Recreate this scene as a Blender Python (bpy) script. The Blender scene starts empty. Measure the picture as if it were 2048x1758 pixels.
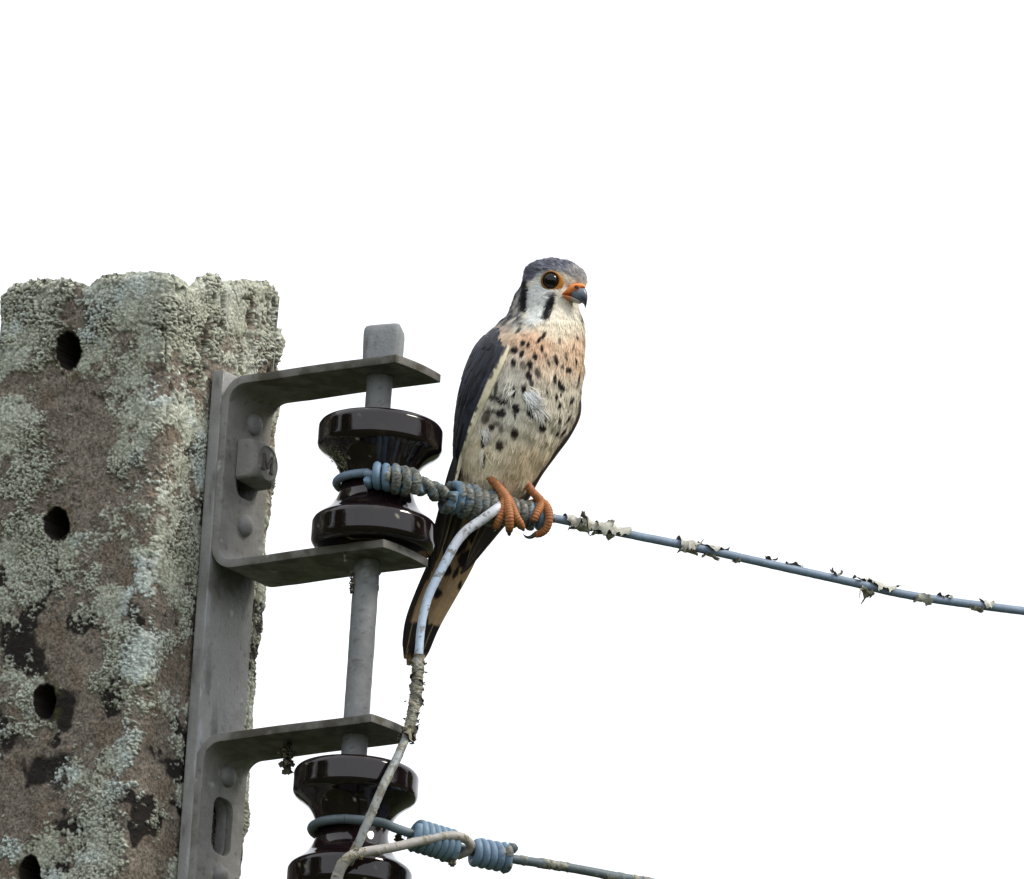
import bpy, bmesh, math, random
import numpy as np
from mathutils import Vector, Matrix
from mathutils.bvhtree import BVHTree

random.seed(7)
RNG = np.random.default_rng(11)
scene = bpy.context.scene
col = scene.collection

# ------------------------------------------------------------------ camera
EL, ROLL, DIST, PXM = math.radians(16.7), math.radians(3.88), 20.0, 3250.0
FPX = PXM * DIST
ZS = 7.35                                     # height of the point at the picture's centre
Fw = np.array([0, math.cos(EL), math.sin(EL)])
R0 = np.array([1.0, 0, 0]); U0 = np.array([0, -math.sin(EL), math.cos(EL)])
Rt = math.cos(ROLL) * R0 + math.sin(ROLL) * U0
Up = -math.sin(ROLL) * R0 + math.cos(ROLL) * U0
CAM = np.array([0, 0, ZS]) - DIST * Fw
cd = bpy.data.cameras.new('camera'); cam = bpy.data.objects.new('camera', cd); col.objects.link(cam)
cam.matrix_world = Matrix([[Rt[i], Up[i], -Fw[i], CAM[i]] for i in range(3)] + [[0, 0, 0, 1]])
cd.sensor_width = 36; cd.lens = 36 * FPX / 2048; cd.clip_start = 0.5; cd.clip_end = 3000
scene.camera = cam

# ------------------------------------------------------------------ light
SUN_AZ, SUN_EL = math.radians(72), math.radians(46)      # azimuth from "towards the camera" to the right
sdir = np.array([math.sin(SUN_AZ) * math.cos(SUN_EL), -math.cos(SUN_AZ) * math.cos(SUN_EL), math.sin(SUN_EL)])
world = bpy.data.worlds.new('World'); scene.world = world; world.use_nodes = True
nt = world.node_tree; nt.nodes.clear()
sky = nt.nodes.new('ShaderNodeTexSky'); sky.sky_type = 'NISHITA'; sky.sun_disc = False
sky.sun_elevation = SUN_EL; sky.sun_rotation = math.atan2(sdir[0], sdir[1])
mixw = nt.nodes.new('ShaderNodeMix'); mixw.data_type = 'RGBA'
mixw.inputs[0].default_value = 0.93                      # an even white overcast veil over the clear sky
mixw.inputs[7].default_value = (10.9, 11.2, 11.7, 1)
bg = nt.nodes.new('ShaderNodeBackground'); bg.inputs[1].default_value = 0.1
wo = nt.nodes.new('ShaderNodeOutputWorld')
nt.links.new(sky.outputs[0], mixw.inputs[6]); nt.links.new(mixw.outputs[2], bg.inputs[0]); nt.links.new(bg.outputs[0], wo.inputs[0])
sl = bpy.data.lights.new('sun', 'SUN'); sl.energy = 2.2; sl.angle = math.radians(18); sl.color = (1.0, 0.93, 0.82)
so = bpy.data.objects.new('sun', sl); col.objects.link(so)
so.rotation_euler = Vector(sdir).to_track_quat('Z', 'Y').to_euler(); so.location = (5, -5, 15)
vs = scene.view_settings; vs.view_transform = 'Standard'; vs.look = 'None'; vs.exposure = 0.3; vs.gamma = 1.0; vs.use_curve_mapping = False
scene.cycles.use_denoising = True
scene.cycles.max_bounces = 6

# ------------------------------------------------------------------ helpers
def W(px, py, Y=0.0):
    "photo pixel(s) + world y -> world point(s)"
    px = np.asarray(px, float); py = np.asarray(py, float)
    d = Fw + np.multiply.outer((px - 1024) / FPX, Rt) + np.multiply.outer((879 - py) / FPX, Up)
    t = (np.asarray(Y, float) - CAM[1]) / d[..., 1]
    return CAM + d * t[..., None]
def proj(P):
    q = np.asarray(P, float) - CAM
    w = q @ Fw
    return 1024 + FPX * (q @ Rt) / w, 879 - FPX * (q @ Up) / w
def lin(*c):
    c = np.asarray(c, float) / 255.0
    return np.where(c <= 0.04045, c / 12.92, ((c + 0.055) / 1.055) ** 2.4)
def sstep(a, b, x):
    t = np.clip((x - a) / (b - a), 0, 1); return t * t * (3 - 2 * t)
def unit(v):
    v = np.asarray(v, float); n = np.linalg.norm(v, axis=-1, keepdims=True); return v / np.maximum(n, 1e-12)
def catmull(P, n):
    P = np.asarray(P, float); m = len(P)
    t = np.linspace(0, m - 1, n); i = np.clip(t.astype(int), 0, m - 2); f = (t - i)[:, None]
    p0 = P[np.clip(i - 1, 0, m - 1)]; p1 = P[i]; p2 = P[i + 1]; p3 = P[np.clip(i + 2, 0, m - 1)]
    return 0.5 * (2 * p1 + (p2 - p0) * f + (2 * p0 - 5 * p1 + 4 * p2 - p3) * f ** 2 + (3 * p1 - p0 - 3 * p2 + p3) * f ** 3)
def resample(P, n):
    P = np.asarray(P, float); d = np.r_[0, np.cumsum(np.linalg.norm(np.diff(P[:, :3], axis=0), axis=1))]
    s = np.linspace(0, d[-1], n)
    return np.stack([np.interp(s, d, P[:, k]) for k in range(P.shape[1])], 1)

def _hash(ix, iy, iz, seed):
    h = (ix.astype(np.int64) * 374761393 + iy.astype(np.int64) * 668265263 + iz.astype(np.int64) * 2147483647 + seed * 974634777) & 0xFFFFFFFF
    h = ((h ^ (h >> 13)) * 1274126177) & 0xFFFFFFFF
    h = ((h ^ (h >> 16)) * 2246822519) & 0xFFFFFFFF
    return ((h ^ (h >> 15)) & 0xFFFFFF) / float(0xFFFFFF)
def vnoise(P, scale, seed=0):
    "value noise, 0..1, feature size = scale"
    q = np.asarray(P, float) / scale; i = np.floor(q); f = q - i; f = f * f * f * (f * (f * 6 - 15) + 10); i = i.astype(np.int64)
    r = 0
    for a in (0, 1):
        for b in (0, 1):
            for c in (0, 1):
                w = (f[..., 0] if a else 1 - f[..., 0]) * (f[..., 1] if b else 1 - f[..., 1]) * (f[..., 2] if c else 1 - f[..., 2])
                r = r + w * _hash(i[..., 0] + a, i[..., 1] + b, i[..., 2] + c, seed)
    return r
def fbm(P, scale, octv=4, seed=0, gain=0.5):
    r = 0; a = 1; tot = 0
    for k in range(octv):
        r = r + a * vnoise(P, scale / 2 ** k, seed + 17 * k); tot += a; a *= gain
    return r / tot
def worley(P, scale, seed=0):
    "distance to the nearest cell point (0..~1) and that cell's random number"
    q = np.asarray(P, float) / scale; i = np.floor(q).astype(np.int64)
    best = np.full(q.shape[:-1], 9.0); idv = np.zeros(q.shape[:-1])
    for a in (-1, 0, 1):
        for b in (-1, 0, 1):
            for c in (-1, 0, 1):
                x, y, z = i[..., 0] + a, i[..., 1] + b, i[..., 2] + c
                d = ((x + _hash(x, y, z, seed) - q[..., 0]) ** 2 + (y + _hash(x, y, z, seed + 1) - q[..., 1]) ** 2 + (z + _hash(x, y, z, seed + 2) - q[..., 2]) ** 2)
                m = d < best; best = np.where(m, d, best); idv = np.where(m, _hash(x, y, z, seed + 3), idv)
    return np.sqrt(best), idv

def tag(o, label=None, cat=None, group=None, kind=None):
    if label: o['label'] = label
    if cat: o['category'] = cat
    if group: o['group'] = group
    if kind: o['kind'] = kind
    return o
def empty(name, loc):
    o = bpy.data.objects.new(name, None); o.empty_display_size = 0.02; col.objects.link(o); o.location = loc; return o
def make(name, V, Fc, mat, parent=None, C=None, smooth=True):
    "one mesh object; world coordinates; optional vertex colours"
    V = np.asarray(V, float).reshape(-1, 3)
    org = np.array(parent.location) if parent is not None else V.mean(0)
    if parent is not None and parent.parent is not None: org = np.array(parent['_org'])
    me = bpy.data.meshes.new(name)
    if isinstance(Fc, np.ndarray):
        k = Fc.shape[1]; n = len(Fc)
        me.vertices.add(len(V)); me.vertices.foreach_set('co', (V - org).astype(np.float32).ravel())
        me.loops.add(n * k); me.loops.foreach_set('vertex_index', Fc.astype(np.int32).ravel())
        me.polygons.add(n); me.polygons.foreach_set('loop_start', np.arange(0, n * k, k, dtype=np.int32)); me.polygons.foreach_set('loop_total', np.full(n, k, dtype=np.int32))
        me.update(calc_edges=True)
    else:
        me.from_pydata([tuple(p) for p in (V - org)], [], [tuple(f) for f in Fc])
    if C is not None:
        C = np.asarray(C, float).reshape(-1, 3)
        at = me.color_attributes.new('Col', 'FLOAT_COLOR', 'POINT')
        at.data.foreach_set('color', np.c_[np.clip(C, 0, 1), np.ones(len(C))].astype(np.float32).ravel())
    me.polygons.foreach_set('use_smooth', [smooth] * len(me.polygons))
    me.validate(); me.update()
    if mat: me.materials.append(mat)
    o = bpy.data.objects.new(name, me); col.objects.link(o)
    if parent is None: o.location = org
    else: o.parent = parent
    o['_org'] = [float(x) for x in org] if parent is not None else [float(x) for x in org]
    return o
def gridfaces(nr, nc, wrap=False, off=0):
    a = np.arange(nr * nc).reshape(nr, nc) + off
    if wrap: a = np.c_[a, a[:, :1]]
    return np.stack([a[:-1, :-1], a[:-1, 1:], a[1:, 1:], a[1:, :-1]], -1).reshape(-1, 4)
def frames(P):
    T = unit(np.gradient(P, axis=0)); N = np.zeros_like(P)
    n = np.cross(T[0], [0.13, 0.9, 0.41]); n = n / np.linalg.norm(n)
    for i in range(len(P)):
        n = n - T[i] * (n @ T[i]); n = n / np.linalg.norm(n); N[i] = n
    return T, N, np.cross(T, N)
def tube_geo(P, rad, nseg=14, disp=None, squash=None, cap=True):
    "returns V, F for a tube along P"
    P = np.asarray(P, float); n = len(P); rad = np.broadcast_to(np.asarray(rad, float), (n,))
    T, N, B = frames(P); a = np.linspace(0, 2 * np.pi, nseg, endpoint=False)
    D = N[:, None] * np.cos(a)[None, :, None] + B[:, None] * np.sin(a)[None, :, None]
    V = P[:, None] + D * rad[:, None, None]
    if disp is not None: V = V + D * disp(V)[..., None]
    V = V.reshape(-1, 3); Fq = [tuple(f) for f in gridfaces(n, nseg, True)]
    if cap:
        Fq.append(tuple(range(nseg))[::-1]); Fq.append(tuple(range((n - 1) * nseg, n * nseg)))
    return V, Fq
class Geo:
    def __init__(s): s.V = []; s.F = []; s.C = []; s.n = 0
    def add(s, V, Fq, C=None):
        V = np.asarray(V).reshape(-1, 3); s.V.append(V); s.F += [tuple(int(i) + s.n for i in f) for f in Fq]
        if C is not None: s.C.append(np.broadcast_to(np.asarray(C, float), (len(V), 3)))
        s.n += len(V)
    def build(s, name, mat, parent=None, smooth=True):
        return make(name, np.concatenate(s.V), s.F, mat, parent, np.concatenate(s.C) if s.C else None, smooth)

# ------------------------------------------------------------------ materials
def material(name, rough=0.6, spec=0.5, color=None, attr=True, bump=(), mottle=None, coat=0.0, sss=0.0, metallic=0.0):
    "bump: list of (scale 1/m, strength, distance m); mottle: (scale, amount)"
    m = bpy.data.materials.new(name); m.use_nodes = True; t = m.node_tree; n = t.nodes; b = n['Principled BSDF']
    b.inputs['Roughness'].default_value = rough; b.inputs['Specular IOR Level'].default_value = spec; b.inputs['Metallic'].default_value = metallic
    if coat: b.inputs['Coat Weight'].default_value = coat; b.inputs['Coat Roughness'].default_value = 0.04
    geo = n.new('ShaderNodeNewGeometry'); 
    if attr:
        src = n.new('ShaderNodeAttribute'); src.attribute_name = 'Col'; out = src.outputs['Color']
    else:
        src = n.new('ShaderNodeRGB'); src.outputs[0].default_value = (*color, 1); out = src.outputs[0]
    if mottle:
        for sc_, am in mottle:
            nz = n.new('ShaderNodeTexNoise'); nz.inputs['Scale'].default_value = sc_; nz.inputs['Detail'].default_value = 5; nz.inputs['Roughness'].default_value = 0.65
            t.links.new(geo.outputs['Position'], nz.inputs['Vector'])
            mr = n.new('ShaderNodeMapRange'); mr.inputs[1].default_value = 0.3; mr.inputs[2].default_value = 0.7; mr.inputs[3].default_value = 1 - am; mr.inputs[4].default_value = 1 + am
            t.links.new(nz.outputs['Fac'], mr.inputs[0])
            mx = n.new('ShaderNodeVectorMath'); mx.operation = 'SCALE'
            t.links.new(out, mx.inputs[0]); t.links.new(mr.outputs[0], mx.inputs['Scale']); out = mx.outputs[0]
    t.links.new(out, b.inputs['Base Color'])
    prev = None
    for sc_, st, di in bump:
        nz = n.new('ShaderNodeTexNoise'); nz.inputs['Scale'].default_value = sc_; nz.inputs['Detail'].default_value = 4; nz.inputs['Roughness'].default_value = 0.6
        t.links.new(geo.outputs['Position'], nz.inputs['Vector'])
        bp = n.new('ShaderNodeBump'); bp.inputs['Strength'].default_value = st; bp.inputs['Distance'].default_value = di
        t.links.new(nz.outputs['Fac'], bp.inputs['Height'])
        if prev: t.links.new(prev, bp.inputs['Normal'])
        prev = bp.outputs[0]
    if prev: t.links.new(prev, b.inputs['Normal'])
    return m
M_post = material('lichened_concrete', 0.95, 0.2, bump=((900, 0.5, 0.001), (2500, 0.4, 0.0006)), mottle=((420, 0.16), (1500, 0.22)))
M_metal = material('grey_painted_steel', 0.62, 0.45, bump=((220, 0.35, 0.0014), (900, 0.4, 0.0006)), mottle=((25, 0.06), (180, 0.06), (900, 0.05)))
M_glaze = material('brown_glaze', 0.06, 0.55, bump=((60, 0.03, 0.001),), mottle=((60, 0.3),))
M_wire = material('wire_coating', 0.5, 0.4, bump=((700, 0.2, 0.0005),), mottle=((300, 0.10), (1400, 0.10)))
M_lichen = material('lichen_crust', 0.95, 0.15, bump=((1200, 0.5, 0.0006),), mottle=((500, 0.2), (2000, 0.25)))
M_plume = material('plumage', 0.85, 0.15, mottle=((900, 0.08),))
M_feather = material('flight_feather', 0.6, 0.3, mottle=((700, 0.10),), bump=((1500, 0.15, 0.0003),))
M_skin = material('scaly_skin', 0.55, 0.4, bump=((1600, 0.35, 0.0005),), mottle=((600, 0.15),))
M_bill = material('horn', 0.3, 0.5, mottle=((500, 0.08),))
M_eye = material('eye_gloss', 0.10, 0.35, color=(0.004, 0.003, 0.003), attr=False)
M_ground = material('grass_field', 0.95, 0.1, color=(0.045, 0.055, 0.025), attr=False, mottle=((0.5, 0.3), (8, 0.3)))

# ------------------------------------------------------------------ ground
g = make('ground', [(-600, -600, 0), (600, -600, 0), (600, 600, 0), (-600, 600, 0)], [(0, 1, 2, 3)], M_ground); tag(g, kind='structure')

# ------------------------------------------------------------------ the rack's own frame: u along the arms, v across them
TH = math.radians(35.7)
A_ = np.array([math.cos(TH), -math.sin(TH), 0]); B_ = np.array([math.sin(TH), math.cos(TH), 0])
AX0 = W(757, 798, 0.0)
def axis_px(py): return 757 - 0.0678 * (py - 798)
def zax(py): return float(W(axis_px(py), py, 0.0)[2])
def loc(u, v, z):
    "millimetres along u and v from the rod's axis, world z in metres"
    u = np.asarray(u, float); v = np.asarray(v, float); z = np.asarray(z, float)
    u, v, z = np.broadcast_arrays(u, v, z)
    return np.stack([AX0[0] + (A_[0] * u + B_[0] * v) / 1000, AX0[1] + (A_[1] * u + B_[1] * v) / 1000, z], -1)
def z_at(u, v, py):
    "height at which the point (u, v) shows at picture row py"
    p0 = loc(u, v, ZS); p1 = loc(u, v, ZS + 0.1)
    y0 = proj(p0)[1]; y1 = proj(p1)[1]
    return ZS + 0.1 * (py - y0) / (y1 - y0)

# ------------------------------------------------------------------ concrete post
PU0, PU1, PV0, PV1, CR = -244.0, -112.5, -69.0, 50.5, 11.0
def post():
    seg = []
    def line(a, b, step):
        n = max(2, int(np.linalg.norm(np.subtract(b, a)) / step)); t = np.linspace(0, 1, n, endpoint=False)[:, None]
        return np.asarray(a) + (np.asarray(b, float) - a) * t
    def arc(c, a0, a1, step):
        n = max(3, int(abs(a1 - a0) * CR / step)); t = np.linspace(a0, a1, n, endpoint=False)
        return np.stack([c[0] + CR * np.cos(t), c[1] + CR * np.sin(t)], 1)
    h = np.pi / 2; fine = 0.55
    seg = [arc((PU0 + CR, PV0 + CR), -2 * h, -h, fine), line((PU0 + CR, PV0), (PU1 - CR, PV0), fine), arc((PU1 - CR, PV0 + CR), -h, 0, fine),
           line((PU1, PV0 + CR), (PU1, PV1 - CR), fine), arc((PU1 - CR, PV1 - CR), 0, h, 0.8), line((PU1 - CR, PV1), (PU0 + CR, PV1), 8), arc((PU0 + CR, PV1 - CR), h, 2 * h, 3), line((PU0, PV1 - CR), (PU0, PV0 + CR), 8)]
    Q = np.concatenate(seg); nc = len(Q)
    nxt = np.roll(Q, -1, 0) - np.roll(Q, 1, 0); nrm = unit(np.stack([nxt[:, 1], -nxt[:, 0]], 1))
    zt = z_at(-180, PV0, 545); zb = z_at(-180, PV0, 1800)
    # rough broken top: row of the picture at which the top shows, along the perimeter
    zref = np.full(nc, zt); P0 = loc(Q[:, 0], Q[:, 1], zref); pxx, pyy = proj(P0)
    tx = [-60, 0, 30, 70, 120, 160, 178, 205, 240, 300, 345, 368, 385, 396, 420, 435, 452, 468, 492, 530, 550, 570]
    ty = [610, 588, 566, 561, 557, 562, 570, 555, 546, 541, 547, 558, 571, 560, 549, 551, 566, 566, 559, 564, 577, 600]
    row = np.interp(pxx, tx, ty)
    front = nrm @ np.array([math.sin(0), 0]) * 0
    ztop = np.array([z_at(q[0], q[1], r) for q, r in zip(Q, row)])
    back = (Q[:, 1] > PV1 - 12) | (Q[:, 0] < PU0 + 3)
    ztop = np.where(back, np.minimum(ztop, zt - 0.012), ztop)
    zs = np.concatenate([np.linspace(0, 1, int((zt - zb) / 0.00055))])
    Zd = ztop[None, :] + (zb - ztop[None, :]) * zs[:, None]
    Zc = np.linspace(zb, -0.3, 40)[1:]
    Z = np.concatenate([Zd, np.repeat(Zc[:, None], nc, 1)]); nr = len(Z)
    P = loc(np.repeat(Q[None, :, 0], nr, 0), np.repeat(Q[None, :, 1], nr, 0), Z)
    n3 = nrm[:, :1] * A_ + nrm[:, 1:] * B_
    pm = P * 1000
    px, py = proj(P)
    macro = (fbm(pm, 30, 3, 1) - 0.5) * 3.0 + (fbm(pm, 9, 3, 2) - 0.5) * 1.6
    # where the lichen grows
    bias = np.zeros(px.shape) + 0.02
    onf = (Q[:, 1] < PV0 + 6)[None, :]
    bare = [(150, 640, 28, .5), (105, 790, 55, .5), (170, 880, 80, .42), (250, 960, 50, .35), (190, 1010, 55, .35), (60, 1280, 60, .4), (120, 1330, 60, .35), (300, 1235, 30, .2), (200, 1430, 70, .35), (335, 1440, 60, .4), (50, 1590, 75, .5), (290, 1570, 55, .25), (130, 1640, 45, .35), (290, 1690, 70, .35), (345, 1350, 40, .3), (60, 1520, 40, .3),
            (310, 735, 22, .3), (335, 880, 22, .35), (455, 690, 20, .4), (430, 640, 14, .3), (250, 690, 22, .25), (300, 1000, 25, .25), (120, 1210, 45, .25)]
    rich = [(60, 640, 60, .35), (20, 840, 50, .3), (280, 610, 90, .35), (430, 610, 80, .3), (290, 830, 35, .5), (240, 910, 40, .3), (380, 930, 45, .3), (380, 1080, 60, .3), (60, 1130, 70, .35), (200, 1080, 60, .2), (320, 1100, 60, .25), (270, 1290, 50, .45), (230, 1215, 40, .3), (50, 1390, 50, .3), (230, 1500, 40, .4), (320, 1410, 30, .3), (140, 1720, 60, .35), (25, 970, 40, .3), (180, 730, 30, .3), (510, 690, 50, .2)]
    for x, y, r, w in bare: bias -= w * np.exp(-((px - x) ** 2 + (py - y) ** 2) / (r * r))
    for x, y, r, w in rich: bias += w * np.exp(-((px - x) ** 2 + (py - y) ** 2) / (r * r))
    bias += 0.16 * sstep(800, 600, py) + 0.05 * sstep(1050, 1300, py)
    dens = (fbm(pm, 26, 5, 5, 0.7) - 0.5) * 1.8 + (fbm(pm, 7, 4, 6, .7) - .5) * .75 + bias * 0.85
    warp = pm + 1.2 * np.stack([vnoise(pm, 2.2, 31), vnoise(pm, 2.2, 32), vnoise(pm, 2.2, 33)], -1)
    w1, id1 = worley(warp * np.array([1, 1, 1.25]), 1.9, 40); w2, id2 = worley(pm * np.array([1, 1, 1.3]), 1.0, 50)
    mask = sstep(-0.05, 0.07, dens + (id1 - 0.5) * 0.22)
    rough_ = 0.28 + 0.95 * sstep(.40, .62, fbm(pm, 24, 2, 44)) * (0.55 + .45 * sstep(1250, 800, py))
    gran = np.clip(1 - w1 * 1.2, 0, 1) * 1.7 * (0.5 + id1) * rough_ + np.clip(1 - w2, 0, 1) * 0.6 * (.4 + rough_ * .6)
    thick = 0.4 + 0.9 * sstep(0.0, 0.5, dens) + 0.9 * sstep(760, 600, py) * fbm(pm, 12, 2, 9)
    crack = np.abs(fbm(pm * np.array([1, 1, 0.45]), 16, 3, 61) - 0.5)
    crk = sstep(0.036, 0.0, crack) * sstep(950, 700, py) * (0.4 + 0.9 * sstep(250, 420, px))
    d = macro + mask * (thick + gran) - crk * 3.4
    peb, pid = worley(pm, 3.4, 70); pebm = (1 - mask) * sstep(0.5, 0.2, peb + 0.5 * (vnoise(pm, 1.5, 71) - .5)) * (pid > 0.5) * sstep(.35, .65, fbm(pm, 18, 2, 72))
    d = d + pebm * 0.55 + (1 - mask) * (vnoise(pm, 1.0, 80) - 0.5) * 0.5
    # lumps on the far corner beside the bar
    edge = sstep(PV1 - 16, PV1 - 3, Q[:, 1])[None, :] * (Q[:, 0] > PU0 + 40)[None, :]
    d = d + edge * (1.5 + 3.2 * (fbm(pm, 22, 2, 91) - 0.45) * 2)
    # sunk ties: round holes in the front face
    holes = [(138, 700, 9.0, 11.5), (116, 1049, 8.5, 10.0), (92, 1401, 7.5, 11.0), (62, 1745, 8.0, 10.0)]
    hm = np.zeros(px.shape); hdk = np.zeros(px.shape); ring = np.zeros(px.shape)
    for hx, hy, ru, rz in holes:
        dx = (px - hx) / (PXM / 1000 * math.cos(TH)) / ru; dy = (py - hy) / (PXM / 1000 * 0.958) / rz
        rr = np.sqrt(dx * dx + dy * dy) + (fbm(pm, 6, 3, 95) - 0.5) * 0.35
        hm = np.maximum(hm, sstep(1.0, 0.92, rr) * onf); hdk = np.maximum(hdk, sstep(1.16, 1.08, rr) * onf); ring = np.maximum(ring, sstep(2.0, 1.0, rr) * onf)
    # small dents (bug holes)
    for hx, hy, r in ((200, 800, 10), (382, 1415, 9), (330, 660, 7), (440, 660, 6), (290, 1375, 5), (95, 965, 5), (120, 905, 5), (185, 790, 8)):
        rr = np.hypot(px - hx, (py - hy)) / r + (vnoise(pm, 2.5, 97) - .5) * .5
        d = d - 3.0 * sstep(1.1, 0.5, rr) * (np.arange(nc) < nc * 0.9)
    mask = mask * (1 - hm); d = d * (1 - hm) - hm * 70
    # keep clear of the steel bar
    nb = ((Q[:, 0] > PU1 - 1) & (Q[:, 1] > -27) & (Q[:, 1] < 27))[None, :] * (py > 735)
    d = np.where(nb, np.minimum(d, 1.2), d)
    lumps = (fbm(pm, 10, 3, 99) - 0.5) * 8
    Pd = P + n3[None] * (d / 1000)[..., None]
    topw = sstep(0.006, 0.0, ztop[None, :] - Z)
    Pd[..., 2] += topw * (lumps * 0.4 + mask * gran * 0.9) / 1000
    Pd = Pd - n3[None] * (topw * 3.0 / 1000)[..., None]
    # colours
    L1, L2, L3 = lin(203, 207, 195), lin(178, 181, 161), lin(208, 218, 213)
    tone = fbm(pm, 14, 3, 101)[..., None]
    Cl = L1 * (1 - tone) + L2 * tone
    fr = sstep(0.55, 0.75, fbm(pm, 22, 3, 103))[..., None]; Cl = Cl * (1 - fr) + L3 * fr
    Cl = Cl * (0.70 + 0.45 * id2[..., None] * id1[..., None] + 0.2 * id1[..., None]) 
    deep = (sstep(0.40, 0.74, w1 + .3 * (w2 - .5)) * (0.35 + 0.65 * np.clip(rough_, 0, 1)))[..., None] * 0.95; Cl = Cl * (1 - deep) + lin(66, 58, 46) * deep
    Cc = lin(122, 114, 104) * (0.45 + 1.1 * fbm(pm, 9, 5, 105, .65))[..., None]
    br = sstep(0.5, 0.7, fbm(pm, 16, 3, 107))[..., None] * 0.4; Cc = Cc * (1 - br) + lin(106, 90, 74) * br
    sa, sid = worley(pm, 1.3, 75); Cc = Cc * (0.55 + 0.95 * sid)[..., None]
    pc = np.where((pid > 0.8)[..., None], lin(152, 134, 116), np.where((pid > 0.66)[..., None], lin(74, 70, 70), lin(140, 126, 114)))
    Cc = Cc * (1 - pebm[..., None] * 0.8) + pc * pebm[..., None] * 0.8
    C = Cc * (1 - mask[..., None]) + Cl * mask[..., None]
    st = np.zeros(px.shape); sx, sy = px + 70 * (fbm(pm, 20, 4, 120) - .5), py + 90 * (fbm(pm, 20, 4, 121) - .5)
    for x, y, rx, ry, w in ((40, 1290, 45, 75, 1), (110, 1420, 60, 50, .9), (90, 1540, 60, 40, .8), (150, 1660, 50, 40, 1), (0, 1460, 40, 50, .9), (70, 1340, 40, 30, .7), (60, 1060, 50, 40, .6), (400, 960, 14, 150, .7), (390, 1180, 12, 200, .6), (240, 800, 20, 20, .5), (380, 780, 40, 60, .35)):
        st = np.maximum(st, w * np.exp(-(((sx - x) / rx) ** 2 + ((sy - y) / ry) ** 2)))
    st = np.maximum(st, .85 * sstep(.52, .68, fbm(pm, 26, 4, 122)) * sstep(1000, 1150, py))
    st = sstep(0.28, 0.66, st * (0.4 + 1.2 * fbm(pm, 9, 5, 109, .65)))[..., None] * (1 - 0.85 * mask[..., None])
    C = C * (1 - st) + lin(42, 38, 36) * st
    gm = (sstep(0.0, 0.7, ring) * sstep(0.42, 0.62, fbm(pm, 7, 3, 111)))[..., None] * 0.8 * (1 - 0.7 * mask[..., None]); C = C * (1 - gm) + lin(66, 66, 36) * gm
    C = C * (1 - hdk[..., None]) + lin(34, 29, 24) * hdk[..., None]  # hole walls and rims coloured dark: the shade inside is painted on
    V = Pd.reshape(-1, 3); Fq = gridfaces(nr, nc, True)
    # uneven cap: two inner rings
    c0 = Pd[0]; cen = c0.mean(0); caps = [c0]; capc = [C[0]]; idx0 = 0
    Vs = [V]; Fs = [Fq]; Cs = [C.reshape(-1, 3)]; last = np.arange(nc); n = len(V)
    for k in range(1, 13):
        f = 1 - k / 12.5
        rg = cen + (c0 - cen) * f
        rg[:, 2] = zt - 0.014 + (c0[:, 2] - (zt - 0.014)) * (0.5 ** k) + (fbm(rg * 1000, 12, 3, 113) - 0.5) * 0.008
        idx = np.arange(nc) + n
        Fs.append(np.stack([last, idx, np.roll(idx, -1), np.roll(last, -1)], -1)); Vs.append(rg); Cs.append(C[0] * 0.9); last = idx; n += nc
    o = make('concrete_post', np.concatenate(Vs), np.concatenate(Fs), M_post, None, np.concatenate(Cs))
    tag(o, 'thick weathered concrete post crusted with pale lichen and pierced by round holes', 'post')
    return o
post()

# ------------------------------------------------------------------ steel rack
def metal_col(V, seed=0, moss=1.0, base=(122, 122, 121)):
    pm = np.asarray(V) * 1000
    C = lin(*base) * (0.88 + 0.24 * fbm(pm, 25, 4, 200 + seed))[..., None]
    d = (sstep(0.52, 0.76, fbm(pm, 14, 4, 210 + seed)) * 0.3 * moss)[..., None]; C = C * (1 - d) + lin(78, 72, 58) * d
    s = (sstep(0.74, 0.80, fbm(pm, 1.6, 2, 220 + seed)) * 0.5)[..., None]; C = C * (1 - s) + lin(62, 58, 52) * s
    w = (sstep(0.83, 0.88, fbm(pm, 5, 2, 230 + seed)) * 0.8)[..., None]; C = C * (1 - w) + lin(190, 192, 188) * w
    return C
def finish(o, seed=0, moss=1.0, base=(122, 122, 121), bev=0.0008, cutter=None, extra=None):
    "apply bevel / slot, subdivide long faces for colour, paint"
    if cutter is not None:
        md = o.modifiers.new('slot', 'BOOLEAN'); md.object = cutter; md.solver = 'EXACT'
    if bev:
        md = o.modifiers.new('bevel', 'BEVEL'); md.width = bev; md.segments = 2; md.limit_method = 'ANGLE'; md.angle_limit = math.radians(40)
    dg = bpy.context.evaluated_depsgraph_get(); me = bpy.data.meshes.new_from_object(o.evaluated_get(dg)); o.modifiers.clear()
    bm = bmesh.new(); bm.from_mesh(me)
    bmesh.ops.triangulate(bm, faces=[f for f in bm.faces if len(f.verts) > 4])
    for it in range(6):
        le = [e for e in bm.edges if e.calc_length() > 0.0035]
        if not le or len(bm.edges) > 150000: break
        bmesh.ops.subdivide_edges(bm, edges=le, cuts=1)
        bmesh.ops.triangulate(bm, faces=[f for f in bm.faces if len(f.verts) > 4])
    bm.to_mesh(me); bm.free()
    n = len(me.vertices); co = np.zeros(n * 3, np.float32); me.vertices.foreach_get('co', co); co = co.reshape(-1, 3)
    Vw = co + np.array(o['_org'])
    C = metal_col(Vw, seed, moss, base)
    if extra: C = extra(Vw, C)
    at = me.color_attributes.get('Col') or me.color_attributes.new('Col', 'FLOAT_COLOR', 'POINT')
    at.data.foreach_set('color', np.c_[np.clip(C, 0, 1), np.ones(n)].astype(np.float32).ravel())
    me.polygons.foreach_set('use_smooth', [True] * len(me.polygons))
    me.set_sharp_from_angle(angle=math.radians(35))
    if not me.materials: me.materials.append(M_metal)
    o.data = me
    return o
UI, UO, UB = -96.5, -102.0, -110.0           # inner and outer face of the bracket's web, back of the bar
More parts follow.
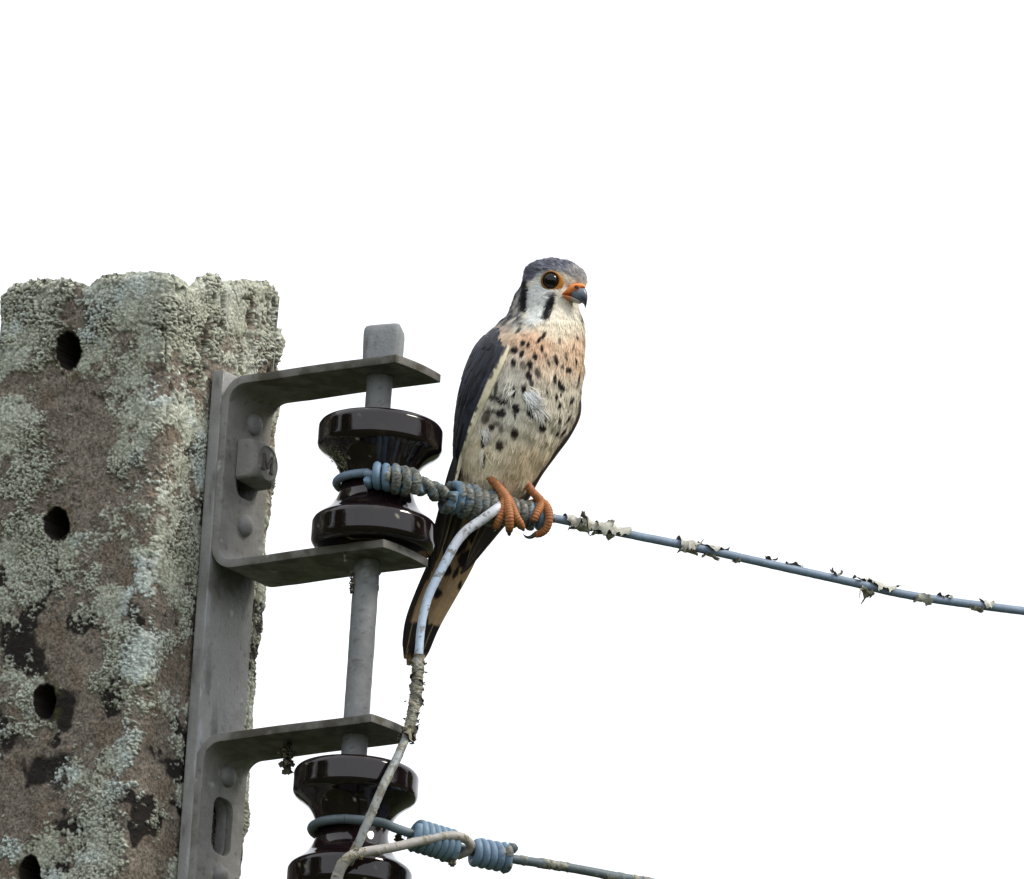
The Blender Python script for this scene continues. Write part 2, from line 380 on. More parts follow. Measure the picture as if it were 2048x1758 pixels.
WID = 23.2
def slot_cutter(zc, hz, vc=1.2, hv=10.4, rc=7.5):
    a = np.linspace(0, 2 * np.pi, 40, endpoint=False) + 0.01
    xx = rc * np.cos(a) + np.sign(np.cos(a)) * (hv - rc); zz = (rc * np.sin(a) + np.sign(np.sin(a)) * (hz - rc)) / 1000
    p0 = loc(-113.5, vc + xx, zc + zz); p1 = loc(-90, vc + xx, zc + zz)
    n = len(a)
    V = np.r_[p0, p1]; Fq = [tuple(range(n))[::-1], tuple(range(n, 2 * n))] + [(i, (i + 1) % n, n + (i + 1) % n, n + i) for i in range(n)]
    o = make('slot_cutter', V, Fq, None)
    bm = bmesh.new(); bm.from_mesh(o.data); bmesh.ops.recalc_face_normals(bm, faces=bm.faces); bm.to_mesh(o.data); bm.free()
    return o
def box_uvz(u0, u1, v0, v1, z0, z1):
    V = [loc(u, v, z) for u in (u0, u1) for v in (v0, v1) for z in (z0, z1)]
    return V, [(0, 1, 3, 2), (4, 6, 7, 5), (0, 4, 5, 1), (2, 3, 7, 6), (0, 2, 6, 4), (1, 5, 7, 3)]
ZA1, ZA2, ZB1 = zax(739), zax(1108), zax(1457)       # tops of the arms at the rod
ZB2 = ZB1 - (ZA1 - ZA2)
ARM_T = 5.0
zbar_top = float(z_at(UB, -24.3, 742)); zbar_bot = ZB2 - 0.05
zs1, zs2 = float(z_at(UI, 2, 945)), float(z_at(UI, 2, 1650))
rack = empty('insulator_rack', loc((UI + UB) / 2, 0, zbar_bot))
tag(rack, 'grey painted steel rack of a vertical bar and two bent brackets fixed to concrete post', 'rack')
cut1, cut2 = slot_cutter(zs1, 17.5), slot_cutter(zs2, 18.0)
def bar_extra(Vw, C):
    px, py = proj(Vw); pm = Vw * 1000
    m = (np.exp(-(((px - 470) / 60) ** 2 + ((py - 1165) / 45) ** 2)) * 1.0)  # patch below the lower arm: dirt, with the arm's shade painted in
    m = np.maximum(m, sstep(0.5, 0.7, fbm(pm * np.array([1, 1, .3]), 9, 4, 250)) * 0.42)
    m = (np.clip(m, 0, 1) * (0.4 + 0.9 * fbm(pm, 6, 3, 251)))[..., None]; m = np.clip(m, 0, 0.9)
    C = C * (1 - m) + lin(58, 54, 44) * m
    # chipped zinc along the front edge
    e = (np.abs(px - (428 + (1240 - py) * 0.0678 - 12)) < 9) * (sstep(0.6, 0.75, fbm(pm * np.array([1, 1, .3]), 6, 3, 252)))
    return C * (1 - e[..., None] * .6) + lin(176, 180, 186) * e[..., None] * .6
V, Fq = box_uvz(UB, UO, -24.3, 24.3, zbar_bot, zbar_top)
Vb = np.array(V)
bar = make('bar', Vb, Fq, M_metal, rack)
md = bar.modifiers.new('slot', 'BOOLEAN'); md.object = cut1; md.solver = 'EXACT'
finish(bar, 1, 0.6, cutter=cut2, extra=bar_extra, base=(148, 148, 147))
def bracket(z1, z2, cutter, seed, px_slot):
    "a strip bent to a U, wide face towards u; two arms reach out to the rod"
    ri = 11.0; t = ARM_T; path = []
    uo = UO; ue = 29.0
    top, bot = 0.0, (z1 - z2) * 1000 - 0    # z measured down from z1 (top arm's upper face); lower arm's upper face at bot
    # outer path: along upper face of top arm, round the bend, down the web's outer face, round, along under face of lower arm
    ro = ri + t
    zl = bot + t
    O = []; I = []
    us = np.linspace(ue, uo + ro, 14)
    for u in us: O.append((u, 0.0)); I.append((u, t))
    for a in np.linspace(0, np.pi / 2, 9)[1:]:
        O.append((uo + ro - ro * np.sin(a), ro - ro * np.cos(a))); I.append((uo + ro - ri * np.sin(a), ro - ri * np.cos(a)))
    for s in np.linspace(0, 1, 16)[1:-1]:
        zz = ro + (zl - 2 * ro) * s; O.append((uo, zz)); I.append((uo + t, zz))
    for a in np.linspace(np.pi / 2, 0, 9):
        O.append((uo + ro - ro * np.sin(a), zl - ro + ro * np.cos(a))); I.append((uo + ro - ri * np.sin(a), zl - ro + ri * np.cos(a)))
    for u in us[::-1][1:]: O.append((u, zl)); I.append((u, zl - t))
    O = np.array(O); I = np.array(I); n = len(O); vv = np.linspace(-WID, WID, 9); nv = len(vv)
    def uend(v): return 1.8 - 2.2 * (v / WID) ** 2 + 0.6 * v / WID
    V = []
    for S in (O, I):
        for i in range(n):
            for v in vv:
                u = S[i, 0]
                if i == 0 or i == n - 1: u = u + uend(v)
                sag = 0.25 * math.sin(u / 17 + seed)
                V.append(loc(u, v, z1 - (S[i, 1] + sag * (u > -70)) / 1000))
    V = np.array(V); k = n * nv
    Fq = [tuple(f) for f in gridfaces(n, nv)] + [tuple(f[::-1] + k) for f in gridfaces(n, nv)]
    for j in range(nv - 1):
        Fq.append((j, k + j, k + j + 1, j + 1)); e = (n - 1) * nv; Fq.append((e + j, e + j + 1, k + e + j + 1, k + e + j))
    for i in range(n - 1):
        a, b = i * nv, (i + 1) * nv; Fq.append((a, b, k + b, k + a)); a += nv - 1; b += nv - 1; Fq.append((a, k + a, k + b, b))
    br = make('bracket', V, Fq, M_metal, rack)
    bm = bmesh.new(); bm.from_mesh(br.data); bmesh.ops.recalc_face_normals(bm, faces=bm.faces); bm.to_mesh(br.data); bm.free()
    br['_org'] = [float(x) for x in rack.location]
    def ex(Vw, C):
        px, py = proj(Vw); pm = Vw * 1000
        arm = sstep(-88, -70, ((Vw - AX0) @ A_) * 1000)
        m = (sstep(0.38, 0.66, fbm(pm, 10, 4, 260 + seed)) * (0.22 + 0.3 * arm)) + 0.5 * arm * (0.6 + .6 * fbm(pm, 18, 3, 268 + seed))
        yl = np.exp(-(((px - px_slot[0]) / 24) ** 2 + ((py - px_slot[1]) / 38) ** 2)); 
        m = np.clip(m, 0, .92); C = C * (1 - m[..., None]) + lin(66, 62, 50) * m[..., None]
        y2 = (yl * sstep(0.4, 0.6, fbm(pm, 5, 4, 266)))[..., None] * 0.8
        C = C * (1 - y2) + lin(112, 104, 74) * y2
        lt = (sstep(0.60, 0.70, fbm(pm * np.array([1, 1, 0.5]), 4, 3, 270)) * (1 - arm) * 0.25)[..., None]
        return C * (1 - lt) + lin(150, 146, 140) * lt
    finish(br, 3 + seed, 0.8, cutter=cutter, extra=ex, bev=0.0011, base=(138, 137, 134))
    br['_org'] = [float(x) for x in rack.location]
    return br
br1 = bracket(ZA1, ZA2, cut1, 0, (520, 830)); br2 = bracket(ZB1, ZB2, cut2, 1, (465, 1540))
for c in (cut1, cut2): bpy.data.objects.remove(c)
def rivet(parent, px, py, r=6.8, hgt=4.6, seed=0):
    # the dome sits on the web's inner face: find v, z there from the picture point
    v = np.linspace(-24, 24, 97); zz = np.array([z_at(UI, a, py) for a in v]); xs = proj(loc(UI, v, zz))[0]
    vc = float(np.interp(px, xs, v)); zc = float(z_at(UI, vc, py))
    a = np.linspace(0, 2 * np.pi, 28, endpoint=False); V = []
    for f in np.linspace(0, 1, 9):
        ang = f * np.pi / 2; rr = r * math.cos(ang) + 0.001; h = hgt * math.sin(ang)
        if f == 0: h = -0.5
        V.append(loc(UI + h, vc + rr * np.cos(a), zc + rr * np.sin(a) / 1000))
    V = np.array(V).reshape(-1, 3)
    Fq = [tuple(f) for f in gridfaces(9, 28, True)]
    o = make('rivet', V, Fq, M_metal, parent, metal_col(V, 40 + seed, 0.8, (128, 128, 128)))
rivet(br1, 508, 850, seed=0); rivet(br1, 490, 1051, seed=1); rivet(br2, 455, 1550, seed=2); rivet(br2, 441, 1748, seed=3)

# square-headed bolt with an M on its face, through the upper slot
def square_bolt():
    zc = float(z_at(UI, 1, 930)); root = empty('square_head_bolt', loc(UI, 1.5, zc))
    tag(root, 'square headed grey bolt with letter M in the slot of upper bracket', 'bolt')
    nA = 64; a = np.linspace(0, 2 * np.pi, nA, endpoint=False) + math.radians(3)
    def sq(h, p): 
        c, s = np.cos(a), np.sin(a); k = (np.abs(c) ** p + np.abs(s) ** p) ** (-1 / p); return h * k * c, h * k * s
    rows = [(0.3, 0, 14), (0.3, 13.0, 14), (9.0, 12.7, 14), (11.8, 12.3, 6), (13.6, 11.6, 2.6), (14.6, 10.9, 2.0), (14.7, 10.2, 2.0), (14.2, 9.9, 2.0), (14.2, 0.01, 2.0)]
    V = []
    for u, h, p in rows:
        x, y = sq(h, p); V.append(loc(UI + u, 1.5 + x, zc + (y * 1.0 - 0.055 * x - 0.02 * u) / 1000))
    V = np.array(V).reshape(-1, 3); Fq = [tuple(f) for f in gridfaces(len(rows), nA, True)]
    o = make('bolt_head', V, Fq, M_metal, root); o['_org'] = [float(x) for x in root.location]
    finish(o, 60, 0.9, bev=0, base=(130, 128, 124))
    # shank in the slot and into the post
    Vt, Ft = tube_geo(np.array([loc(UI + 2, 1.5, zc + .004), loc(-135, 1.5, zc + .004)]), 0.0062, 20)
    make('shank', Vt, Ft, M_metal, root, metal_col(Vt, 63))
    # the letter: four raised strokes with serifs
    G = Geo()
    def stroke(p, q, w):
        p = np.array(p, float); q = np.array(q, float); d = (q - p) / np.linalg.norm(q - p); nrm = np.array([-d[1], d[0]]) * w / 2
        c4 = [p + nrm, p - nrm, q - nrm, q + nrm]
        Vv = [loc(UI + h, 1.5 + c[0], zc + (c[1] - 0.3 - 0.055 * c[0]) / 1000) for h in (13.9, 15.1) for c in c4]
        G.add(Vv, [(0, 1, 2, 3), (7, 6, 5, 4), (0, 4, 5, 1), (1, 5, 6, 2), (2, 6, 7, 3), (3, 7, 4, 0)], lin(84, 80, 74))
    stroke((-4.4, -5), (-4.4, 5), 1.5); stroke((4.4, -5), (4.4, 5), 1.5); stroke((-4.4, 5), (0, -3.2), 1.5); stroke((0, -3.2), (4.4, 5), 1.5)
    for x in (-4.4, 4.4): stroke((x - 1.8, -5), (x + 1.8, -5), 0.9)
    G.build('letter', M_metal, root, smooth=False)
square_bolt()

# long rod through arms and spools
def rod():
    zt = ZA1; zb = ZB2 - 0.03
    root = empty('insulator_rod', loc(0, 0, zb)); tag(root, 'long round grey rod with blocky head passing through bracket arms and insulators', 'rod')
    n = 260; zz = np.linspace(zt + 0.002, zb, n); P = loc(0 * zz, 0 * zz, zz)
    def dsp(V):
        pm = V * 1000; return ((fbm(pm, 6, 3, 300) - 0.5) * 0.5 + 1.3 * sstep(0.62, 0.72, fbm(pm, 5, 3, 302)) * np.exp(-((pm[..., 2] - zax(1150) * 1000) / 9) ** 2)) / 1000
    V, Fq = tube_geo(P, 0.0080, 28, dsp)
    C = metal_col(V, 70, 0.7, (128, 130, 132))
    m = np.exp(-((V[:, 2] - (ZA2 - .008)) / 0.012) ** 2) * sstep(.35, .6, fbm(V * 1000, 4, 3, 305)); C = C * (1 - m[:, None] * .7) + lin(74, 72, 58) * m[:, None] * .7
    make('shaft', V, Fq, M_metal, root, C)
    nA = 48; a = np.linspace(0, 2 * np.pi, nA, endpoint=False); rows = [(0.0, 0.01), (0, 10.4), (1.5, 10.9), (5, 11.2), (14, 11.5), (21, 11.6), (24.3, 11.3), (25.6, 10.6), (26.2, 9.5), (26.6, 5), (26.7, 0.01)]
    Vh = []
    ro = math.radians(-9)
    for h, s in rows:
        p = 9; c, sn = np.cos(a), np.sin(a); k = (np.abs(c) ** p + np.abs(sn) ** p) ** (-1 / p)
        x, y = s * k * c, s * k * sn; sl = 0.11 * x * (h / 27)
        X = x * math.cos(ro) - y * math.sin(ro); Y = x * math.sin(ro) + y * math.cos(ro)
        Vh.append(np.stack([AX0[0] + 0.0008 + X / 1000, AX0[1] + Y / 1000, zt + 0.0002 + (h + sl) / 1000], -1))
    Vh = np.array(Vh).reshape(-1, 3)
    make('head', Vh, [tuple(f) for f in gridfaces(len(rows), nA, True)], M_metal, root, metal_col(Vh, 72, 0.4, (126, 129, 132)))
rod()

# ------------------------------------------------------------------ porcelain spools
def spool(py_top, offx, label, seed):
    zt = zax(py_top); o3 = AX0 + np.array([offx / PXM, 0, 0]); o3 = np.array([o3[0], o3[1], zt])
    half = [(8.6, -3), (8.6, -0.8), (9.6, 0), (31.5, 0), (34.5, -0.25), (36.6, -1.3), (38.0, -3.2), (38.5, -5.6), (38.5, -14.2), (38.2, -16.2), (37.2, -18.0), (35.2, -19.7), (31.8, -22.2), (28.2, -25.6), (25.6, -29.4), (23.6, -33.8), (22.4, -37.6), (22.0, -40.8)]
    h = np.array(half); full = np.r_[h, np.c_[h[::-1, 0], -81.6 - h[::-1, 1]][1:]]
    pr = catmull(full, 150); pr[:, 0] = np.clip(pr[:, 0], 8.6, 38.5); nA = 120; a = np.linspace(0, 2 * np.pi, nA, endpoint=False)
    V = np.stack([o3[0] + pr[:, :1] * np.cos(a) / 1000, o3[1] + pr[:, :1] * np.sin(a) / 1000, np.repeat(zt + pr[:, 1:] / 1000, nA, 1)], -1)
    pm = V.reshape(-1, 3) * 1000
    C = np.broadcast_to(lin(24, 15, 17), (len(pm), 3)).copy()
    sp = (sstep(0.80, 0.86, fbm(pm, 4.5, 3, 400 + seed)))[:, None]; C = C * (1 - sp) + lin(150, 146, 128) * sp
    du = (sstep(0.62, 0.8, fbm(pm, 10, 3, 410 + seed)) * 0.12)[:, None]; C = C * (1 - du) + lin(92, 84, 70) * du
    root = make('spool_insulator', V.reshape(-1, 3), [tuple(f) for f in gridfaces(len(pr), nA, True)], M_glaze, None, C)
    tag(root, label, 'insulator', 'brown porcelain spools on the rod')
    return root, o3
sp1, SO1 = spool(846, 9, 'dark brown glazed spool insulator held between the arms of the upper bracket', 0)
sp2, SO2 = spool(1539, 8, 'dark brown glazed spool insulator below the upper arm of the lower bracket', 5)
# worn washer under the upper spool
a = np.linspace(0, 2 * np.pi, 60, endpoint=False); rows = [(8.5, 0), (19.5, 0), (20.4, -.8), (20.2, -2.0), (8.5, -2.0)]
V = np.array([np.stack([SO1[0] + r * np.cos(a) / 1000, SO1[1] + r * np.sin(a) / 1000, np.full(60, SO1[2] - 0.0817 + h / 1000)], -1) for r, h in rows]).reshape(-1, 3)
cc = lin(128, 118, 84) * (0.5 + 0.9 * fbm(V * 1000, 6, 3, 420))[:, None]
w = make('washer', V, [tuple(f) for f in gridfaces(5, 60, True)], M_lichen, None, cc); tag(w, 'thin yellowish washer between upper spool insulator and bracket arm', 'washer')

# ------------------------------------------------------------------ lichen clumps built of small ragged flakes
def flakes(pts, nrm, size, cols, seed=0, n_side=5):
    "small cupped irregular flakes at pts"
    rg = np.random.default_rng(seed); G = Geo()
    for p, n in zip(pts, nrm):
        n = unit(n + rg.normal(0, 0.5, 3)); t = unit(np.cross(n, rg.normal(size=3))); b = np.cross(n, t)
        s = size * rg.uniform(0.5, 1.4); k = n_side + int(rg.integers(0, 3)); an = np.linspace(0, 2 * np.pi, k, endpoint=False) + rg.uniform(0, 6)
        rr = s * rg.uniform(0.45, 1.1, k)
        ring = p + np.outer(np.cos(an) * rr, t) + np.outer(np.sin(an) * rr, b) + np.outer(rr * rg.uniform(-.1, .6, k), n)
        V = np.r_[[p], ring, [p - n * s * 0.35]]
        F = [(0, 1 + i, 1 + (i + 1) % k) for i in range(k)] + [(k + 1, 1 + (i + 1) % k, 1 + i) for i in range(k)]
        G.add(V, F, cols[int(rg.integers(0, len(cols)))] * rg.uniform(0.7, 1.2))
    return G
LCOL = [lin(168, 174, 156), lin(140, 142, 122), lin(104, 98, 82), lin(186, 188, 176)]
DCOL = [lin(88, 84, 72), lin(66, 62, 54), lin(112, 108, 92)]

# tuft hanging under the lower bracket's arm, bits beside the rod, patch on the spool
def tuft(px, py, wpx, hpx, Y, n, label, seed, parent=None, cols=DCOL, size=0.0016, name='lichen_tuft'):
    rg = np.random.default_rng(seed)
    t = rg.uniform(0, 1, n); wdt = (1 - 0.65 * t) * (0.55 + 0.45 * np.sin(t * 17 + seed)); x = px + rg.uniform(-1, 1, n) * wpx / 2 * wdt; y = py + t * hpx
    pts = W(x, y, Y + rg.uniform(-1, 1, n) * wpx / 2 / PXM * 0.8 * wdt)
    o = flakes(pts, rg.normal(size=(n, 3)), size, cols, seed).build(name, M_lichen, parent, smooth=False)
    o['kind'] = 'stuff'
    if label: tag(o, label, 'lichen')
    return o
tuft(575, 1490, 44, 56, 0.0 + loc(-40, 0, 7)[1] - AX0[1], 170, 'dark ragged lichen tuft hanging under upper arm of lower bracket', 3, size=0.0022)
tuft(703, 1140, 16, 46, -0.004, 60, None, 4, rack, size=0.0013)
tuft(690, 1094, 9, 28, float(loc(-4, -23, 7)[1]), 24, None, 8, rack, cols=LCOL, size=0.0011)

# ------------------------------------------------------------------ wires
BLUE, BLUE2, WHITEW, GREYW = lin(108, 134, 156), lin(120, 140, 162), lin(206, 210, 218), lin(138, 146, 142)
def px_path(pts, n=200):
    P = np.array([[*W(p[0], p[1], p[2] / 1000), p[3]] for p in pts]); Q = catmull(P, n * 3); Q = resample(Q, n); return Q[:, :3], Q[:, 3] / 1000
def wire_part(name, P, r, base, parent, lich=0.5, seed=0, nseg=16, crust=0.8, base2=None, lcol=None, spec=None):
    "tube with patches of crust lichen; lich = share of the surface (number or function of the points)"
    def lm(V):
        pm = V * 1000; th = lich(V) if callable(lich) else lich
        return sstep(0.06, 0.16, fbm(pm, 5, 4, 500 + seed) - 0.5 + (th - 0.5) * 0.9)
    def dsp(V):
        pm = V * 1000; m = lm(V); w1, _ = worley(pm, 1.15, 510 + seed)
        ck = crust(V) if callable(crust) else crust
        return (m * ck * (0.35 + 0.9 * np.clip(1 - w1, 0, 1)) + (vnoise(pm, 3, 5) - .5) * .15) / 1000
    V, Fq = tube_geo(P, r, nseg, dsp)
    pm = V * 1000; m = lm(V)[:, None]; w1, id1 = worley(pm, 1.15, 510 + seed)
    b = base if base2 is None else base * (1 - fbm(pm, 12, 2, 520 + seed)[:, None]) + base2 * fbm(pm, 12, 2, 520 + seed)[:, None]
    b = b * (0.85 + 0.3 * fbm(pm, 6, 3, 525 + seed))[:, None]
    lc = lin(116, 118, 112) if lcol is None else lcol
    lc = lc * (0.55 + 0.9 * id1)[:, None] * (1 - 0.7 * sstep(.4, .9, w1))[:, None]
    C = b * (1 - m) + lc * m
    if spec is not None: C = spec(V, C)
    return make(name, V, Fq, M_wire, parent, C)
def helix(P, rh, turns, n, phase=0.0, s0=0.0, s1=1.0, jitter=0.0):
    d = np.r_[0, np.cumsum(np.linalg.norm(np.diff(P, axis=0), axis=1))]; s = np.linspace(s0, s1, n) * d[-1]
    Q = np.stack([np.interp(s, d, P[:, k]) for k in range(3)], 1); T, N, Bn = frames(Q)
    a = phase + np.linspace(0, 2 * np.pi * turns, n); rr = np.broadcast_to(rh, (n,)) * (1 + jitter * np.sin(a * 0.37 + phase))
    return Q + N * (np.cos(a) * rr)[:, None] + Bn * (np.sin(a) * rr)[:, None]
def leaf_flake(P, parent, s0, s1, a0, a1, rbase, lift, seed, cols=None, name='lichen_flake'):
    "a thin curled lichen sheet wrapped part-way round a wire, ragged at its edges"
    d = np.r_[0, np.cumsum(np.linalg.norm(np.diff(P, axis=0), axis=1))]
    ns, na = 30, 16
    s = np.linspace(s0, s1, ns) * d[-1]; Q = np.stack([np.interp(s, d, P[:, k]) for k in range(3)], 1); T = unit(np.gradient(Q, axis=0))
    upv = np.array([0, 0, 1.0]); Bn = unit(np.cross(T, upv)); N = np.cross(Bn, T)      # N points up
    rg = np.random.default_rng(seed); ph = rg.uniform(0, 6, 8)
    S = np.linspace(0, 1, ns)[:, None]; Aq = np.linspace(0, 1, na)[None, :]
    wob = 0.22 * np.sin(6 * S + ph[0]) + 0.14 * np.sin(13 * S + ph[1]) + 0.07 * np.sin(29 * S + ph[5])
    mid = (a0 + a1) / 2; hw = (a1 - a0) / 2 * (np.sin(np.pi * np.clip(S, 0.03, 0.97)) ** 0.4 + wob)
    ang = mid + 0.3 * np.sin(5 * S + ph[6]) + hw * (2 * Aq - 1)
    edge = np.abs(2 * Aq - 1) ** 2.2
    r = rbase + lift * (edge * (0.42 + 0.45 * np.sin(8 * S + ph[2] + 3 * np.sign(Aq - .5)) + 0.16 * np.sin(19 * S + ph[3])) + 0.14 * np.sin(9 * S + 5 * Aq + ph[4]) + 0.30 * (np.abs(2 * S - 1) ** 6) + 0.10)
    r = np.maximum(r, rbase * 0.98)
    V = Q[:, None] + N[:, None] * (np.cos(ang) * r)[..., None] + Bn[:, None] * (np.sin(ang) * r)[..., None]
    V = V + T[:, None] * (rg.normal(0, 0.00018, (ns, na)) * (edge > .3))[..., None]
    nm = unit(V - Q[:, None]); V2 = V - nm * 0.0004
    base = (lin(184, 184, 174) if cols is None else cols[0]); under = (lin(122, 112, 98) if cols is None else cols[1])
    pm = V.reshape(-1, 3) * 1000; C1 = base * (0.6 + 0.7 * fbm(pm, 4, 3, 540 + seed))[:, None]
    dk = sstep(.55, .7, fbm(pm, 5, 3, 545 + seed))[:, None] * .7; C1 = C1 * (1 - dk) + under * dk
    n = ns * na; F1 = gridfaces(ns, na); keep = []
    fc = pm[F1].mean(1); ee = np.broadcast_to(edge, (ns, na)).reshape(-1)[F1].mean(1)
    kp = ~((ee > 0.5) & (vnoise(fc, 2.2, seed) > 0.68))
    F1 = F1[kp]; F2 = F1[:, ::-1] + n
    return make(name, np.r_[V.reshape(-1, 3), V2.reshape(-1, 3)], np.r_[F1, F2], M_lichen, parent, np.r_[C1, np.broadcast_to(under, (n, 3)) * 0.8], smooth=True)

# upper line wire: round the neck of the upper spool, spliced back on itself, then away to the right
def neck_ring(so, py_ring, rad, a0, a1, n, dz=0.0):
    a = np.linspace(a0, a1, n); z = zax(py_ring)
    return np.stack([so[0] + rad * np.cos(a), so[1] + rad * np.sin(a), z + dz * np.linspace(0, 1, n)], -1)
line1 = empty('line_wire', W(1100, 1037, 0.012)); tag(line1, 'blue grey coated line wire with lichen flakes spliced round the upper spool', 'wire')
RW = 2.65
ring = neck_ring(SO1, 972, 0.0250, math.radians(70), math.radians(255), 60, 0.001)
core_pts = [(740, 949, -29, RW), (790, 958, -30, RW), (832, 969, -25, RW), (862, 980, -18, RW), (890, 989, -12, RW), (940, 1004, -3, RW), (1000, 1020, 5, RW), (1045, 1029, 10, RW), (1095, 1035, 15, RW), (1130, 1041, 19, RW),
            (1250, 1067, 33, RW), (1360, 1089, 47, RW), (1450, 1108, 57, RW), (1560, 1133, 70, RW), (1700, 1164, 88, RW), (1800, 1187, 100, RW), (1900, 1203, 112, RW), (2048, 1222, 130, RW), (2300, 1252, 160, RW), (2800, 1300, 220, RW)]
cp = np.array([W(p[0], p[1], p[2] / 1000) for p in core_pts])
whole = resample(catmull(np.r_[ring, cp], 3000), 1500)
core_only = resample(catmull(cp, 2000), 1200)
cpx = proj(core_only)[0]; spx = np.linspace(0, 1, len(core_only))
def frac(px): return float(np.interp(px, cpx, spx))
def lich1(V):
    px, py = proj(V); return np.where(px < 880, 0.25, np.where(px < 1110, 0.55, 0.12))
wire_part('conductor', whole, RW / 1000, BLUE2, line1, lich1, 1, 16, 0.5, base2=lin(114, 130, 150))
# first splice: five tight turns, ending in a cut end
h1 = helix(core_only, 0.0062, 5.0, 520, 2.2, frac(738), frac(826))
h1 = np.r_[h1[:3] + np.array([[-0.0004, -0.001, 0.001]]) , h1]
wire_part('splice_coil', h1, 0.0026, BLUE, line1, lambda V: np.interp(proj(V)[0], [730, 750, 775, 800, 830], [0.0, 0.15, .55, .82, 1.0]), 2, 14, 0.9)
# two strands twisted together
for k in range(2):
    ht = helix(core_only, 0.0030, 1.15, 160, 0.6 + np.pi * k, frac(820), frac(888))
    wire_part('twisted_strand', ht, 0.0027, BLUE, line1, 0.66, 3 + k, 14, 0.8)
h2 = helix(core_only, 0.0078, 6.2, 760, 1.0, frac(894), frac(1000), 0.08)
wire_part('splice_coil', h2, 0.0027, BLUE, line1, lambda V: np.interp(proj(V)[0], [885, 905, 915, 925, 1000], [0.82, .62, .3, .78, .80]), 6, 14, 1.0)
h3 = helix(core_only, 0.0062, 5.0, 520, 0.4, frac(1006), frac(1090))
wire_part('splice_coil', h3, 0.0026, BLUE, line1, lambda V: np.interp(proj(V)[0], [1000, 1060, 1070, 1090], [1.0, .95, .3, .1]), 7, 14, 0.8)
for k, (x0, x1, a0, a1, lift) in enumerate([(1128, 1172, -1.9, 2.4, .0044), (1156, 1222, -1.4, 2.3, .0048), (1190, 1258, -1.2, 2.2, .0032), (1140, 1180, -4.4, -1.6, .0044), (1185, 1225, -4.2, -1.8, .0036), (1356, 1402, -1.9, 2.2, .0050), (1358, 1396, -4.2, -1.7, .0040), (1395, 1458, -1.6, 1.2, .0026), (1405, 1440, -4, -2, .0020),
                                        (1528, 1552, -.5, .7, .0018), (1570, 1604, -.7, .8, .0016), (1660, 1684, -.9, .9, .0030), (1706, 1736, -.8, .9, .0030), (1716, 1745, 1.9, 3.5, .0075), (1735, 1800, -1.5, 1.7, .0048), (1826, 1862, 1.2, 3.3, .0016), (1876, 1902, -1.4, 1.5, .0022), (1958, 1988, -1.2, 1.6, .0026), (1935, 1965, 1.8, 3.3, .0012), (1465, 1480, 2.2, 3.6, .0010)]):
    leaf_flake(core_only, line1, frac(x0), frac(x1), a0, a1, 0.0033, lift, 20 + k)

# lower line wire round the neck of the lower spool
line2 = empty('line_wire', W(1030, 1712, 0.0)); tag(line2, 'grey blue line wire spliced round the lower spool', 'wire')
ring2 = neck_ring(SO2, 1664, 0.0252, math.radians(60), math.radians(262), 60, 0.001)
core2_pts = [(760, 1645, -32, 3.1), (790, 1656, -33, 3.1), (830, 1670, -28, 3.0), (870, 1682, -22, 2.9), (910, 1694, -15, 2.8), (960, 1706, -7, 2.8), (1025, 1718, 3, 2.6), (1100, 1729, 12, 2.6), (1180, 1743, 22, 2.6), (1260, 1758, 32, 2.6), (1500, 1798, 60, 2.6), (1900, 1858, 110, 2.6), (2400, 1920, 170, 2.6)]
cp2 = np.array([W(p[0], p[1], p[2] / 1000) for p in core2_pts]); whole2 = resample(catmull(np.r_[ring2, cp2], 2400), 1100); core2 = resample(catmull(cp2, 1600), 1000)
c2x = proj(core2)[0]
def frac2(px): return float(np.interp(px, c2x, np.linspace(0, 1, len(core2))))
wire_part('conductor', whole2, 0.0029, lin(98, 112, 120), line2, lambda V: np.where(proj(V)[0] > 1040, .52, .15), 11, 16, 0.5, base2=lin(84, 94, 98), lcol=lin(138, 138, 122))
h4 = helix(core2, 0.0078, 6.6, 640, 0.5, frac2(826), frac2(908)); wire_part('splice_coil', h4, 0.0027, lin(108, 132, 152), line2, lambda V: 0.15 + 0.4 * sstep(1685, 1730, proj(V)[1]), 12, 14, 0.7)
h5 = helix(core2, 0.0066, 5.0, 520, 0.2, frac2(946), frac2(1020)); wire_part('splice_coil', h5, 0.0028, lin(108, 132, 156), line2, lambda V: np.interp(proj(V)[0], [990, 1003, 1020], [0.08, .45, .8]), 13, 14, 0.8)
tuft(905, 1700, 30, 30, -0.02, 60, None, 31, line2, cols=[lin(130, 130, 112), lin(92, 90, 78)], size=0.0018, name='lichen_clump')
tuft(798, 1664, 30, 20, -0.024, 50, None, 33, line2, cols=DCOL, size=0.0016, name='lichen_clump')

# jumper from the upper splice down past the tail to the lower one
jump = empty('jumper_wire', W(840, 1250, -0.012)); tag(jump, 'pale bluish jumper wire hanging from the bird\'s perch past its tail', 'wire')
jp = [(1001, 1009, -2, 2.5), (1000, 1012, -6, 2.9), (985, 1024, -9.5, 3.1), (960, 1042, -10, 3.1), (933, 1061, -11, 3.05), (912, 1086, -12, 3.0), (894, 1118, -13, 2.9), (876, 1152, -14, 2.8), (858, 1190, -15, 2.7), (846, 1232, -16, 2.6), (840, 1275, -17, 2.6), (837, 1320, -18, 2.6), (834, 1365, -19, 2.4), (829, 1410, -21, 2.4), (820, 1450, -24, 2.5), (806, 1490, -29, 2.6), (787, 1530, -36, 2.7), (768, 1568, -42, 2.7), (752, 1605, -45, 2.7), (735, 1645, -46, 2.7), (716, 1688, -45, 2.8), (704, 1712, -42, 2.8), (697, 1726, -38, 2.8)]
JP, JR = px_path(jp, 700)
